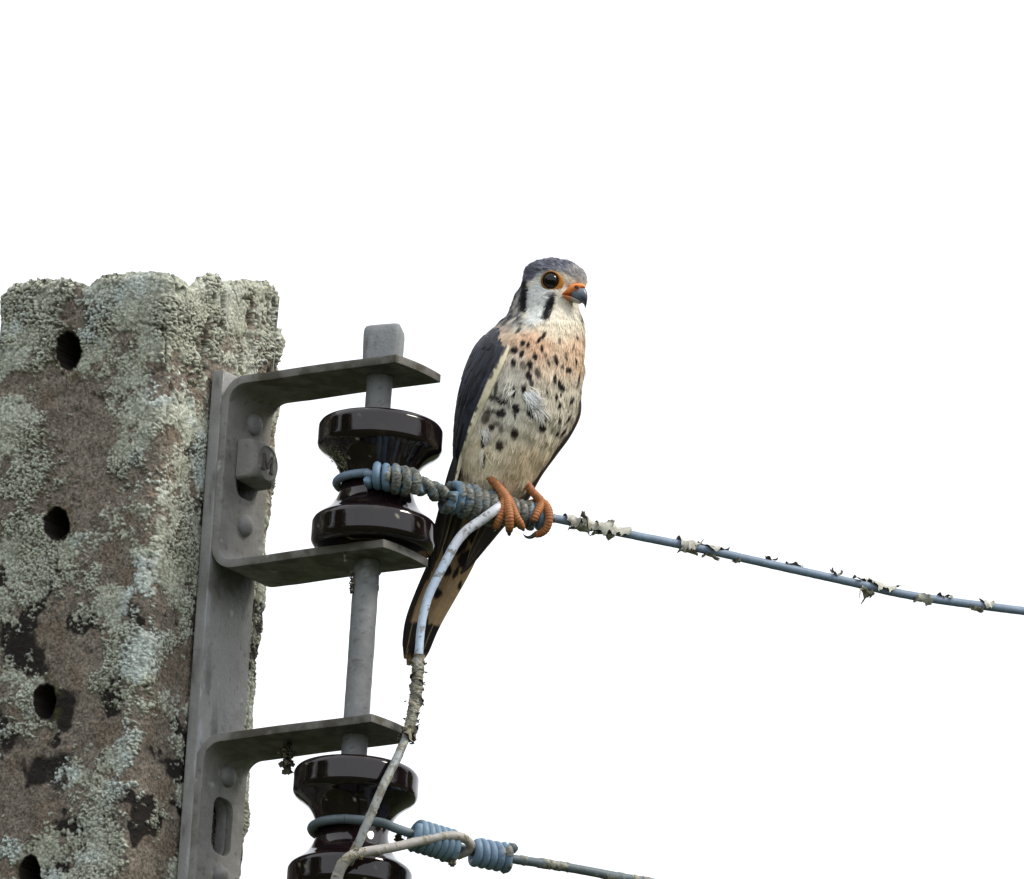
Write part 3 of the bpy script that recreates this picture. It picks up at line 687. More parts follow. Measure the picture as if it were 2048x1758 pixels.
def jl(V):
    py = proj(V)[1]; return np.interp(py, [1000, 1040, 1080, 1310, 1330, 1440, 1470, 1720], [.3, .3, .12, .1, .9, .75, .5, .5])
def jspec(V, C):
    px, py = proj(V); pm = V * 1000
    w = sstep(1330, 1290, py)[:, None]
    b = (WHITEW * sstep(1150, 1040, py)[:, None] + lin(176, 194, 216) * (1 - sstep(1150, 1040, py)[:, None]))
    sp = sstep(.61, .68, fbm(pm, 2.8, 3, 77))[:, None] * .8
    b = b * (1 - sp) + lin(112, 108, 100) * sp
    lo = (sstep(.5, .6, fbm(pm * np.array([1, 1, .6]), 3.5, 4, 79, .65)) * (1 - w[:, 0]))[:, None] * .8; C = C * (1 - lo) + lin(98, 92, 84) * lo
    return C * (1 - w) + b * w
wire_part('strand', JP, JR, lin(138, 150, 158), jump, jl, 15, 18, lambda V: np.interp(proj(V)[1], [1300, 1335, 1430, 1475], [.3, 1.7, 1.5, .35]), base2=lin(150, 150, 140), lcol=lin(140, 138, 122), spec=jspec)
jpy = proj(JP)[1]
def fj(py): return float(np.interp(py, jpy, np.linspace(0, 1, len(JP))))
for k, (y0, y1, a0, a1, lift) in enumerate([(1312, 1340, -2.6, 2.0, .0026), (1322, 1356, 0.4, 3.6, .0036), (1340, 1368, 3.0, 5.8, .0034), (1362, 1392, -1, 2.2, .0026), (1385, 1412, 2, 4.6, .0026), (1396, 1430, -2.4, .6, .0032), (1425, 1446, 1.5, 4, .0024), (1444, 1474, 1, 4.6, .0034), (1458, 1480, -2.8, 0, .0028)]):
    leaf_flake(JP, jump, fj(y0), fj(y1), a0, a1, 0.0029, lift, 60 + k, cols=(lin(150, 144, 130), lin(84, 76, 70)))
tuft(815, 1455, 26, 22, -0.027, 40, None, 35, jump, cols=LCOL, size=0.0016, name='lichen_clump')
# hooked tie wire in front of the lower spool
hook = empty('hook_wire', W(690, 1730, -0.045)); tag(hook, 'bent brownish white hook wire crossing the lower spool', 'wire')
hp = [(660, 1840, -40, 3.6), (666, 1790, -43, 3.6), (674, 1755, -46, 3.6), (686, 1728, -49, 3.5), (704, 1711, -50, 3.3), (735, 1703, -48, 3.1), (790, 1694, -42, 3.0), (850, 1680, -34, 3.0), (900, 1672, -27, 3.0), (928, 1677, -22, 2.9), (941, 1690, -17, 2.8), (934, 1703, -13, 2.8), (915, 1710, -10, 2.8)]
HP, HR = px_path(hp, 420)
wire_part('strand', HP, HR, lin(176, 168, 160), hook, 0.48, 17, 16, 0.4, base2=lin(150, 150, 150), lcol=lin(156, 150, 130))
tuft(722, 1697, 34, 20, -0.050, 46, None, 37, hook, cols=[lin(168, 158, 128), lin(120, 110, 88)], size=0.0015, name='lichen_clump')
# grey-green lichen on the upper spool's shoulder
rg = np.random.default_rng(5); bts = BVHTree.FromObject(sp1, bpy.context.evaluated_depsgraph_get())
def ray_on(bvh, org, px, py):
    d = Fw + Rt * (px - 1024) / FPX + Up * (879 - py) / FPX; d = d / np.linalg.norm(d)
    h = bvh.ray_cast(Vector(CAM - org), Vector(d)); return (None, None) if h[0] is None else (np.array(h[0]) + org, np.array(h[1]))
pts, nn = [], []
for k in range(170):
    t = rg.uniform(0, 1); px = 662 + 28 * t + rg.normal(0, 6); py = 893 + 46 * t + rg.normal(0, 6)
    p, n = ray_on(bts, np.array(sp1.location), px, py)
    if p is not None: pts.append(p); nn.append(n)
o = flakes(np.array(pts), np.array(nn), 0.0011, [lin(118, 120, 96), lin(92, 94, 74), lin(140, 140, 116)], 6).build('lichen_patch', M_lichen, sp1, smooth=False); o['kind'] = 'stuff'

# ------------------------------------------------------------------ the bird
# body sections: left and right outline points in the picture, depth of the centre (mm), half depth (mm)
SEC = [((984, 1016), (1006, 1018), 22, 3), ((958, 1003), (1022, 1008), 21, 11), ((932, 975), (1046, 985), 18, 19), ((917, 925), (1082, 940), 15, 26), ((917, 862), (1116, 893), 13, 31), ((924, 800), (1146, 845), 11, 33.5), ((934, 755), (1161, 792), 9, 34), ((949, 712), (1167, 737), 8, 33.5),
       ((971, 674), (1169, 688), 8, 31), ((998, 646), (1167, 653), 8, 26), ((1015, 629), (1163, 634), 8, 21.5), ((1023, 611), (1158, 619), 8, 18.8), ((1031, 589), (1156, 602), 7, 17.6), ((1043, 569), (1162, 583), 7, 17.4), ((1048, 549), (1173, 563), 7, 17.0), ((1054, 534), (1168, 544), 7, 15), ((1069, 524), (1153, 531), 7, 11), ((1089, 519.5), (1136, 522.5), 7, 6.0), ((1108, 518.3), (1117, 518.6), 7, 1.5)]
arr = np.array([[*a, *b, y, h] for a, b, y, h in SEC], float)
NRB, NCB = 420, 260
arrf = catmull(arr, 2400)
mid = (arrf[:, 0:2] + arrf[:, 2:4]) / 2; dl = np.r_[0, np.cumsum(np.linalg.norm(np.diff(mid, axis=0), axis=1))]
ss = np.linspace(0, dl[-1], NRB); secs = np.stack([np.interp(ss, dl, arrf[:, k]) for k in range(6)], 1)
secT = np.interp(ss, dl, np.linspace(0, len(SEC) - 1, 2400))
def body_pt(sec, phi, k=1.0, add=0.0):
    pL = W(sec[..., 0], sec[..., 1], sec[..., 4] / 1000); pR = W(sec[..., 2], sec[..., 3], sec[..., 4] / 1000)
    c = (pL + pR) / 2; h = (pR - pL) / 2; hl = np.linalg.norm(h, axis=-1, keepdims=True); hu = h / np.maximum(hl, 1e-9)
    d = -Fw + hu * (hu @ Fw)[..., None]; d = unit(d)
    return c + hu * (hl * k + add) * np.cos(phi)[..., None] + d * (sec[..., 5:6] / 1000 * k + add) * np.sin(phi)[..., None]
phi = np.linspace(0, 2 * np.pi, NCB, endpoint=False)
S2 = np.repeat(secs[:, None, :], NCB, 1); PH = np.repeat(phi[None], NRB, 0)
BP = body_pt(S2, PH)
def grid_normals(P):
    du = np.roll(P, -1, 1) - np.roll(P, 1, 1); dv = np.gradient(P, axis=0); n = unit(np.cross(du, dv)); return n
BN = grid_normals(BP)
cenr = BP.mean(1, keepdims=True); sg = np.sign(((BP - cenr) * BN).sum(-1).mean()); BN = BN * sg
bpx, bpy_ = proj(BP)
frontf = sstep(0.15, -0.2, BN @ Fw)
# relief: brow ridge, eye socket, cheek, breast plumage lumps
def gb(x, y, rx, ry, ang=0):
    c, s = math.cos(math.radians(ang)), math.sin(math.radians(ang)); dx, dy = bpx - x, bpy_ - y
    return np.exp(-(((dx * c + dy * s) / rx) ** 2 + ((-dx * s + dy * c) / ry) ** 2))
rel = frontf * (1.5 * gb(1108, 543, 30, 6, 8) - 2.6 * gb(1103, 564, 22, 18) + 0.6 * gb(1085, 604, 24, 18) - 1.0 * gb(1136, 575, 12, 10) - 0.6 * gb(1118, 600, 8, 14))
pmB = BP * 1000
rel = rel + ((fbm(pmB, 14, 3, 600) - 0.5) * 2.2 * sstep(640, 720, bpy_)) + (fbm(pmB, 5, 3, 602) - 0.5) * 0.8
rel = rel + 1.6 * frontf * gb(1060, 850, 30, 26)
# ruffled nape and crown outline
rel = rel + (vnoise(pmB, 2.2, 604) - .4) * 0.9 * sstep(560, 530, bpy_)
BP = BP + BN * (rel / 1000)[..., None]
BN = grid_normals(BP) * sg

# -- markings, painted on the plumage as the bird wears them, plus light and shade tints
SPZ = [(855, 300, 11, 34, 50), (1110, 350, 13, 40, 33), (1060, 395, 13, 34, 33), (905, 420, 18, 30, 30), (955, 440, 12, 30, 10), (1090, 475, 13, 32, 5), (820, 490, 28, 32, 0), (895, 525, 13, 38, 25), (1020, 560, 18, 36, -5), (810, 610, 19, 36, 0), (970, 635, 20, 45, 0), (910, 640, 25, 33, 0, .6), (1050, 720, 19, 45, -15, .8), (958, 745, 25, 45, -20), (990, 815, 18, 38, -5, .8), (912, 870, 18, 40, 5), (815, 900, 12, 50, 0), (1130, 540, 10, 33, 0, .5), (1155, 625, 11, 33, -15, .8), (1215, 560, 10, 30, 10, .8), (1237, 605, 12, 36, -10), (1290, 655, 12, 25, -5, .8), (1340, 685, 14, 28, -5), (1365, 690, 12, 26, 10), (1330, 560, 7, 45, -5, .7), (1425, 600, 6, 35, -5), (1440, 375, 6, 20, -20), (1260, 395, 7, 35, 5, .7), (1405, 450, 5, 25, 0, .7), (1217, 775, 13, 46, 5), (1265, 830, 16, 45, -5), (1298, 865, 12, 35, -8), (1230, 955, 12, 35, 5), (1275, 935, 6, 25, 0), (1388, 990, 12, 35, 25), (1265, 1035, 12, 32, 20), (1335, 1105, 6, 20, 40, .7), (1140, 900, 8, 30, -10),
       (700, 980, 40, 45, 30), (690, 1110, 38, 38, 0), (620, 960, 44, 30, 10, .85), (590, 1090, 50, 22, 5, .8), (540, 1150, 30, 60, 20, .75), (830, 1060, 28, 42, -15), (825, 1130, 4, 50, 0), (770, 1035, 12, 30, 0, .4), (980, 1110, 22, 52, -35), (1105, 1165, 21, 35, -40), (1095, 1255, 33, 34, -50), (820, 1310, 27, 45, 0), (690, 1260, 19, 45, -5, .6), (595, 1245, 22, 30, 0), (640, 1210, 25, 30, 0, .6), (675, 1425, 29, 50, 0, .9), (735, 1405, 12, 25, 0, .4), (520, 1370, 18, 75, 5), (520, 1570, 10, 60, 0), (1260, 1190, 12, 30, 10), (1350, 1170, 8, 60, 35), (1245, 1315, 8, 35, 35), (1300, 1300, 8, 50, 35), (1455, 780, 5, 60, 5), (640, 870, 12, 60, 10, .8), (1190, 1290, 6, 30, 30, .5)]
SPOTS = [(z[0] / 4.883 + 860, z[1] / 4.883 + 600, z[2] / 4.883, z[3] / 4.883, z[4], z[5] if len(z) > 5 else 1.0) for z in SPZ]
def ell(px, py, x, y, rx, ry, ang=0, soft=0.25):
    c, s = math.cos(math.radians(ang)), math.sin(math.radians(ang)); dx, dy = px - x, py - y
    r = np.sqrt(((dx * c + dy * s) / rx) ** 2 + ((-dx * s + dy * c) / ry) ** 2); return sstep(1 + soft, 1 - soft, r)
def stroke(px, py, pts, soft=0.3):
    best = np.full(px.shape, 9.0)
    for (x0, y0, w0), (x1, y1, w1) in zip(pts[:-1], pts[1:]):
        dx, dy = x1 - x0, y1 - y0; t = np.clip(((px - x0) * dx + (py - y0) * dy) / (dx * dx + dy * dy), 0, 1)
        best = np.minimum(best, np.hypot(px - x0 - t * dx, py - y0 - t * dy) / (w0 + (w1 - w0) * t))
    return sstep(1 + soft, 1 - soft, best)
def paint(P, front):
    px, py = proj(P); pm = P * 1000
    j1 = (fbm(pm, 3.5, 3, 620) - .5); j2 = (fbm(pm, 3.5, 3, 621) - .5); px = px + j1 * 4; py = py + j2 * 5
    def mixc(C, m, c): return C * (1 - m[..., None]) + np.asarray(c) * m[..., None]
    C = np.broadcast_to(lin(226, 218, 200), px.shape + (3,)).copy()
    C = mixc(C, sstep(640, 690, py) * sstep(850, 700, py), lin(220, 195, 170))                       # buff breast
    C = mixc(C, 0.8 * ell(px, py, 1062, 690, 42, 30, 0, .5), lin(222, 184, 152))
    C = mixc(C, 0.6 * ell(px, py, 1150, 715, 24, 40, 0, .6), lin(230, 198, 166))  # warm light on the breast's right edge, painted into the buff
    C = mixc(C, sstep(740, 790, py) * sstep(900, 850, py) * 0.9, lin(214, 206, 188))
    C = mixc(C, 0.75 * ell(px, py, 1015, 780, 40, 75, 10, .6), lin(206, 204, 194))  # left side greyed: its shade painted into the plumage
    C = mixc(C, sstep(850, 920, py), lin(232, 218, 190))
    C = mixc(C, 0.45 * ell(px, py, 1050, 930, 44, 36, 0, .6), lin(208, 184, 148))
    C = mixc(C, 0.7 * ell(px, py, 950, 930, 24, 60, 10, .6), lin(230, 216, 186))
    C = mixc(C, sstep(955, 985, py) * 0.6, lin(222, 210, 186))
    C = mixc(C, 0.7 * ell(px, py, 1120, 655, 40, 26, 0, .6), lin(232, 222, 200))
    for x, y, rx, ry, an, op in SPOTS:
        m = ell(px, py, x, y, rx * 1.32 + .6, ry * 1.15, an, .22) * min(1, op * 1.1)
        C = mixc(C, m, lin(40, 35, 36) if y < 830 else lin(52, 42, 36))
    # flank behind the wing edge and shoulder
    C = mixc(C, 0.8 * ell(px, py, 1012, 650, 20, 12, -25, .5), lin(204, 176, 160))
    # head ----------------------------------------------------------
    hd = sstep(656, 632, py + (px - 1090) * 0.10 + 34 * (fbm(pm, 4.5, 3, 626) - .5))
    white = lin(216, 220, 218)
    C = mixc(C, hd * 0.75, lin(228, 222, 206))
    C = mixc(C, ell(px, py, 1080, 598, 27, 36, 10, .35), white)
    C = mixc(C, ell(px, py, 1068, 636, 22, 10, -15, .5), white)
    nape = sstep(1052, 1040, px + 14 * (fbm(pm, 4, 3, 629) - .5)) * hd * (1 - .8 * sstep(608, 640, py) * sstep(.42, .56, fbm(pm, 3.4, 3, 631)))
    C = mixc(C, nape, lin(66, 68, 76))
    nw = sstep(.42, .55, fbm(pm, 4.0, 3, 628)) * ell(px, py, 1033, 606, 11, 22, 8, .5); C = mixc(C, nw * .85, lin(198, 192, 184))
    mot = sstep(.48, .6, fbm(pm, 2.6, 3, 625)) * ell(px, py, 1030, 640, 34, 14, 10, .5); C = mixc(C, mot * .9, lin(52, 50, 54)); mo2 = sstep(.5, .6, fbm(pm, 3.0, 3, 627)) * ell(px, py, 1028, 652, 30, 12, 12, .5); C = mixc(C, mo2 * .8, lin(206, 204, 198))
    C = mixc(C, ell(px, py, 1046, 622, 5, 7) * .8, lin(206, 202, 190))
    C = mixc(C, stroke(px, py, [(1051, 556, 6), (1052, 580, 8), (1049, 602, 8), (1048, 616, 8)]), lin(30, 30, 33))
    C = mixc(C, stroke(px, py, [(1110, 590, 5), (1104, 603, 8), (1099, 615, 9), (1092, 630, 7)], .35), lin(28, 28, 31))
    C = mixc(C, ell(px, py, 1104, 588, 12, 5, -10, .5) * .75, lin(88, 88, 92))
    C = mixc(C, stroke(px, py, [(1161, 612, 2.5), (1162, 622, 4), (1161, 634, 3)]), lin(44, 40, 38))
    C = mixc(C, ell(px, py, 1140, 612, 20, 10, 0, .5), lin(234, 226, 208))
    # cap, with fine streaks
    capl = np.interp(px, [1030, 1048, 1070, 1085, 1100, 1120, 1135, 1150, 1162, 1180], [562, 560, 560, 554, 543, 543, 549, 556, 561, 565])
    cap = sstep(3, -3, py - capl)
    C = mixc(C, cap, lin(112, 114, 126))
    st = sstep(.45, .62, vnoise(np.stack([px * 0.16 + py * 0.5, py * 1.1 - px * .25, 0 * px], -1), 2.2, 630)); C = mixc(C, cap * st * .7, lin(62, 64, 74))
    C = mixc(C, cap * ell(px, py, 1062, 535, 16, 16, 0, .5) * .6, lin(74, 76, 84))
    fo = ell(px, py, 1160, 550, 22, 20, 20, .5) * hd
    C = mixc(C, fo * .42, lin(214, 208, 196)); C = mixc(C, ell(px, py, 1128, 565, 13, 16, 0, .5) * .7, lin(212, 204, 188))
    C = mixc(C, fo * st * .65, lin(98, 98, 106))
    C = mixc(C, stroke(px, py, [(1076, 556, 3), (1090, 546, 3.5), (1110, 545, 3), (1124, 556, 2.5)], .6) * .7, lin(206, 206, 202))
    # back of the bird: chestnut mantle, slate crown
    bk = 1 - front
    Cb = np.where((py < 650)[..., None], lin(96, 98, 110), np.where((py < 960)[..., None], lin(150, 88, 58), lin(196, 176, 146)))
    bar = (np.sin(py * 0.22 + 5 * j1) > 0.55) & (py > 690) & (py < 940); Cb = np.where(bar[..., None], lin(44, 38, 38), Cb)
    return C * front[..., None] + Cb * bk[..., None]
BC = paint(BP, frontf)
V = BP.reshape(-1, 3); Fq = gridfaces(NRB, NCB, True)
if True:
    n = len(V); V = np.r_[V, [BP[0].mean(0)], [BP[-1].mean(0)]]; Cb = np.r_[BC.reshape(-1, 3), [BC[0].mean(0)], [BC[-1].mean(0)]]
    r0 = np.arange(NCB); r1 = r0 + (NRB - 1) * NCB
    fl = [tuple(f) for f in Fq] + [(int(np.roll(r0, -1)[i]), int(r0[i]), n) for i in range(NCB)] + [(int(r1[i]), int(np.roll(r1, -1)[i]), n + 1) for i in range(NCB)]
BG = Geo(); BG.add(V, fl, Cb)
NB_TRI = len(fl)

# legs and toes grow out of the same body mesh
def limb(pts, n=60, nseg=16, ringamp=0.16, ringlen=1.7, seed=0, colr=None, tipdark=0.0):
    P, r = px_path(pts, n)
    d = np.r_[0, np.cumsum(np.linalg.norm(np.diff(P, axis=0), axis=1))] * 1000
    rr = r * (1 + ringamp * np.abs(np.sin(np.pi * d / ringlen)) - ringamp * .5)
    rr[0] *= .6; rr[-1] *= 0.55; rr[-2] *= .85
    V, Fq = tube_geo(P, rr, nseg)
    k = np.repeat(np.abs(np.sin(np.pi * d / ringlen)), nseg)[:, None]; f = np.repeat(np.linspace(0, 1, n), nseg)[:, None]
    base = lin(170, 110, 64); C = base * (0.7 + 0.38 * k * (0.4 + 1.2 * vnoise(V * 1000, 2, 645)[:, None])); pm = V * 1000
    rs = sstep(.5, .7, fbm(pm, 3, 3, 640 + seed))[:, None] * .5; C = C * (1 - rs) + lin(128, 70, 42) * rs
    C = C * (1 - sstep(1 - tipdark, 1, f) * .85) + lin(40, 32, 28) * sstep(1 - tipdark, 1, f) * .85 if tipdark else C
    BG.add(V, Fq, C)
limb([(969, 944, 22, 3.0), (968, 942, 2, 3.4), (983, 958, -5, 2.7), (998, 976, -5, 2.8), (1008, 990, -5, 3.4), (1013, 1003, -5, 3.4)], 60, 18, .10, 2.2, 1)
limb([(1010, 992, -4, 2.6), (1006, 1012, -7, 2.7), (1001, 1032, -8, 2.5), (995, 1046, -6.5, 2.4), (990, 1056, -3, 2.1)], seed=2, tipdark=.1)
limb([(1012, 994, -4, 3.2), (1016, 1012, -8, 3.0), (1019, 1034, -9.5, 2.8), (1019, 1052, -7.5, 2.6), (1018, 1064, -3.5, 2.0)], seed=3, tipdark=.22)
limb([(1015, 995, -4, 2.7), (1023, 1012, -7, 2.7), (1032, 1032, -8, 2.4), (1040, 1046, -6.5, 2.3), (1045, 1057, -2.5, 1.9)], seed=4, tipdark=.1)
limb([(1014, 998, -2, 2.4), (1022, 1008, 6, 2.4), (1026, 1022, 16, 2.2), (1024, 1040, 18, 1.9)], seed=5)
limb([(1050, 964, 30, 3.0), (1051, 965, 10, 2.8), (1064, 982, 7, 2.5), (1078, 998, 9, 2.8), (1087, 1010, 10, 3.0)], 60, 18, .10, 2.2, 6)
limb([(1086, 1006, 10, 2.5), (1070, 1005, 14, 2.3), (1056, 1008, 18, 2.1), (1043, 1015, 20, 1.8)], seed=7)
limb([(1085, 1006, 9, 2.7), (1078, 1018, 4, 2.6), (1071, 1032, 2, 2.3), (1066, 1045, 3, 1.8)], seed=8, tipdark=.15)
limb([(1087, 1006, 9, 2.8), (1096, 1020, 6, 2.7), (1098, 1040, 5, 2.5), (1092, 1058, 7, 2.4), (1080, 1067, 9, 2.3), (1068, 1069, 10, 1.9)], 70, seed=9)
kestrel = BG.build('kestrel', M_plume)
kestrel.data.materials.append(M_skin)
mi = np.zeros(len(kestrel.data.polygons), np.int32); mi[NB_TRI:] = 1; kestrel.data.polygons.foreach_set('material_index', mi)
tag(kestrel, 'small falcon with black face bars and spotted buff breast perched on the wire', 'bird')
KO = np.array(kestrel.location)
dgr = bpy.context.evaluated_depsgraph_get(); BV = BVHTree.FromObject(kestrel, dgr)

# claws
def claw(pts, seed=0):
    P, r = px_path(pts, 24); V, Fq = tube_geo(P, r, 10); make('claw', V, Fq, M_bill, kestrel, np.broadcast_to(lin(38, 36, 38), (len(V), 3)))
claw([(1070, 1069, 10, 1.5), (1062, 1074, 9, 1.2), (1053, 1074, 8, .8), (1046, 1068, 7.5, .15)])
claw([(1018, 1060, -4, 1.7), (1018.5, 1068, -1, 1.2), (1018, 1071, 3, .3)]); claw([(991, 1054, -4, 1.4), (988, 1060, 0, .9), (988, 1060, 5, .2)]); claw([(1044, 1055, -3, 1.4), (1047, 1060, 1, .9), (1047, 1059, 5, .2)])
claw([(1066, 1044, 2.5, 1.3), (1064, 1050, 5, .9), (1065, 1053, 9, .2)]); claw([(1044, 1014, 20, 1.3), (1038, 1022, 22, .8), (1036, 1030, 22, .2)])

# eyes, eye rings, bill
def eye(px, py, r, far=False):
    d = Fw + Rt * (px - 1024) / FPX + Up * (879 - py) / FPX; d = d / np.linalg.norm(d)
    o0 = CAM - KO; dd = d
    if far: o0 = CAM + d * (DIST * 1.05) - KO; dd = -d
    h = BV.ray_cast(Vector(o0), Vector(dd)); p = np.array(h[0]) + KO; n = -dd
    hn = np.array(h[1]); hn = hn if hn @ n > 0 else -hn
    n = unit(n + 0.35 * hn + Rt * 0.06); c = p + n * r * 0.02
    t = unit(np.cross(n, Up)); b = np.cross(n, t); nA, nB = 40, 22; V = []
    for th in np.linspace(0.02, np.pi - 0.02, nB):
        for a in np.linspace(0, 2 * np.pi, nA, endpoint=False):
            V.append(c + r * (math.cos(th) * n + math.sin(th) * (math.cos(a) * t + math.sin(a) * b)))
    e = make('eye', V, [tuple(f) for f in gridfaces(nB, nA, True)], M_eye, kestrel)
    if far: return
    # fleshy orange ring, wider towards the bill
    V = []; C = []; k1, k2 = 56, 12
    for a in np.linspace(0, 2 * np.pi, k1):
        ca, sa = math.cos(a), math.sin(a)
        rw = 0.00060 + 0.0013 * max(0, ca * 0.9 - sa * 0.3) ** 3 + 0.00025 * max(0, -sa)
        R = r * 0.98 + rw * 0.72
        for q in np.linspace(0, 2 * np.pi, k2, endpoint=False):
            rad = R + rw * math.cos(q); hgt = 0.0008 * math.sin(q) + r * 0.34 + 0.0007 * max(0, ca)
            pt = c + n * hgt + (Rt * ca + Up * sa) * rad; pt = pt - n * ((pt - c) @ n - hgt) ; V.append(pt)
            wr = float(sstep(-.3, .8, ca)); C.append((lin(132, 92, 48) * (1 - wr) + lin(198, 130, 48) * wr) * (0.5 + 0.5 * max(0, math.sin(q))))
    make('eye_ring', V, [tuple(f) for f in gridfaces(k1, k2, True)], M_skin, kestrel, C)
eye(1101.5, 561.5, 0.0053); eye(1140, 560, 0.0046, True)
def bill_loft(name, sec, mat, cfun, nA=28, p=2.0, yoff=0.0):
    "sec: top px, bottom px, centre depth mm, half width mm"
    A = catmull(np.array([[*a, *b, y, h] for a, b, y, h in sec], float), 40); V = []; C = []
    for s in A:
        t = W(s[0], s[1], (s[4] + yoff) / 1000); b = W(s[2], s[3], (s[4] + yoff) / 1000); c = (t + b) / 2; h = (t - b) / 2; hl = np.linalg.norm(h); hu = h / max(hl, 1e-9); d = unit(-Fw + hu * (hu @ Fw))
        for a in np.linspace(0, 2 * np.pi, nA, endpoint=False):
            V.append(c + hu * hl * math.cos(a) + d * s[5] / 1000 * math.sin(a)); C.append(cfun(proj(V[-1]), a))
    n = len(A); Fq = [tuple(f) for f in gridfaces(n, nA, True)] + [tuple(range(nA)), tuple(range((n - 1) * nA, n * nA))[::-1]]
    return make(name, V, Fq, mat, kestrel, C)
YB = -5.5
def cup(pp, a):
    px, py = float(pp[0]), float(pp[1]); f = (px - 1150) * 0.75 + (py - 590) * 0.65
    t = float(sstep(-5, 20, f)); c = lin(120, 134, 150) * (1 - t) + lin(52, 56, 66) * t
    e = float(sstep(604, 610, py)); return c * (1 - e * .7) + lin(34, 34, 38) * e * .7
bill = bill_loft('upper_bill', [((1150, 571), (1140, 594), YB, 5.4), ((1160, 570), (1147, 597), YB - 1, 5.0), ((1168.5, 575), (1154, 601.5), YB - 2, 4.3), ((1173.2, 583), (1161, 605), YB - 2.6, 3.6), ((1175, 593), (1166, 607), YB - 3, 2.8), ((1174.4, 602), (1168, 609), YB - 3.2, 1.9), ((1173, 609.5), (1169, 611.5), YB - 3.3, 1.0), ((1170.6, 617), (1169.8, 617), YB - 3.4, .2)], M_bill, cup)
bill_loft('lower_bill', [((1126, 592), (1130, 597), YB + 1, 5.0), ((1138, 593), (1141, 601), YB, 4.8), ((1148, 597), (1150, 605), YB - 1, 4.0), ((1157, 601), (1158, 607), YB - 1.8, 2.8), ((1163, 604.5), (1162, 607), YB - 2.2, 1.2)], M_bill,
          lambda pp, a: (lin(204, 120, 64) if float(pp[0]) < 1142 else lin(150, 148, 140) * (.6 if float(pp[1]) > 604 else 1)))
cere = bill_loft('cere', [((1124, 590), (1126, 595), YB + 2, 4.6), ((1132, 581), (1132, 594), YB + 1, 5.4), ((1141, 572), (1141, 593), YB, 6.0), ((1151, 568.5), (1148, 588), YB - .8, 5.9), ((1161, 567.8), (1154, 583), YB - 1.4, 5.3), ((1169, 570.5), (1161, 580), YB - 1.8, 4.2), ((1171.5, 575), (1166, 579), YB - 2.0, 2.8)], M_skin,
          lambda pp, a: lin(226, 134, 62) if float(pp[1]) < 586 else lin(206, 112, 56))
BVc = BVHTree.FromObject(cere, dgr) if False else None
# nostril: a small dark pit with a raised rim on the cere
pc = W(1153, 575.5, (YB - .9 - 5.6) / 1000)
nn_ = unit(-Fw + Rt * 0.15 + Up * 0.1); t_ = unit(np.cross(nn_, Up)); b_ = np.cross(nn_, t_); V = []; C = []
aa = np.linspace(0, 2 * np.pi, 20, endpoint=False)
for rr, hh, cc in ((2.1, -.6, lin(214, 122, 58)), (1.75, .25, lin(214, 122, 58)), (1.4, .3, lin(150, 78, 40)), (1.1, .1, lin(30, 22, 18)), (0.01, -.05, lin(18, 14, 12))):
    for q in aa: V.append(pc + (t_ * math.cos(q) + b_ * math.sin(q)) * rr / 1000 + nn_ * hh / 1000); C.append(cc)
make('nostril', V, [tuple(f) for f in gridfaces(5, 20, True)], M_skin, kestrel, C)

stripe = np.array([(1021, 684), (1019.7, 690), (1011.5, 714.7), (1001, 739), (987, 770), (974.7, 796.6), (960, 827), (948, 856), (935.8, 891), (925.5, 919.5), (915, 956), (906, 985)])
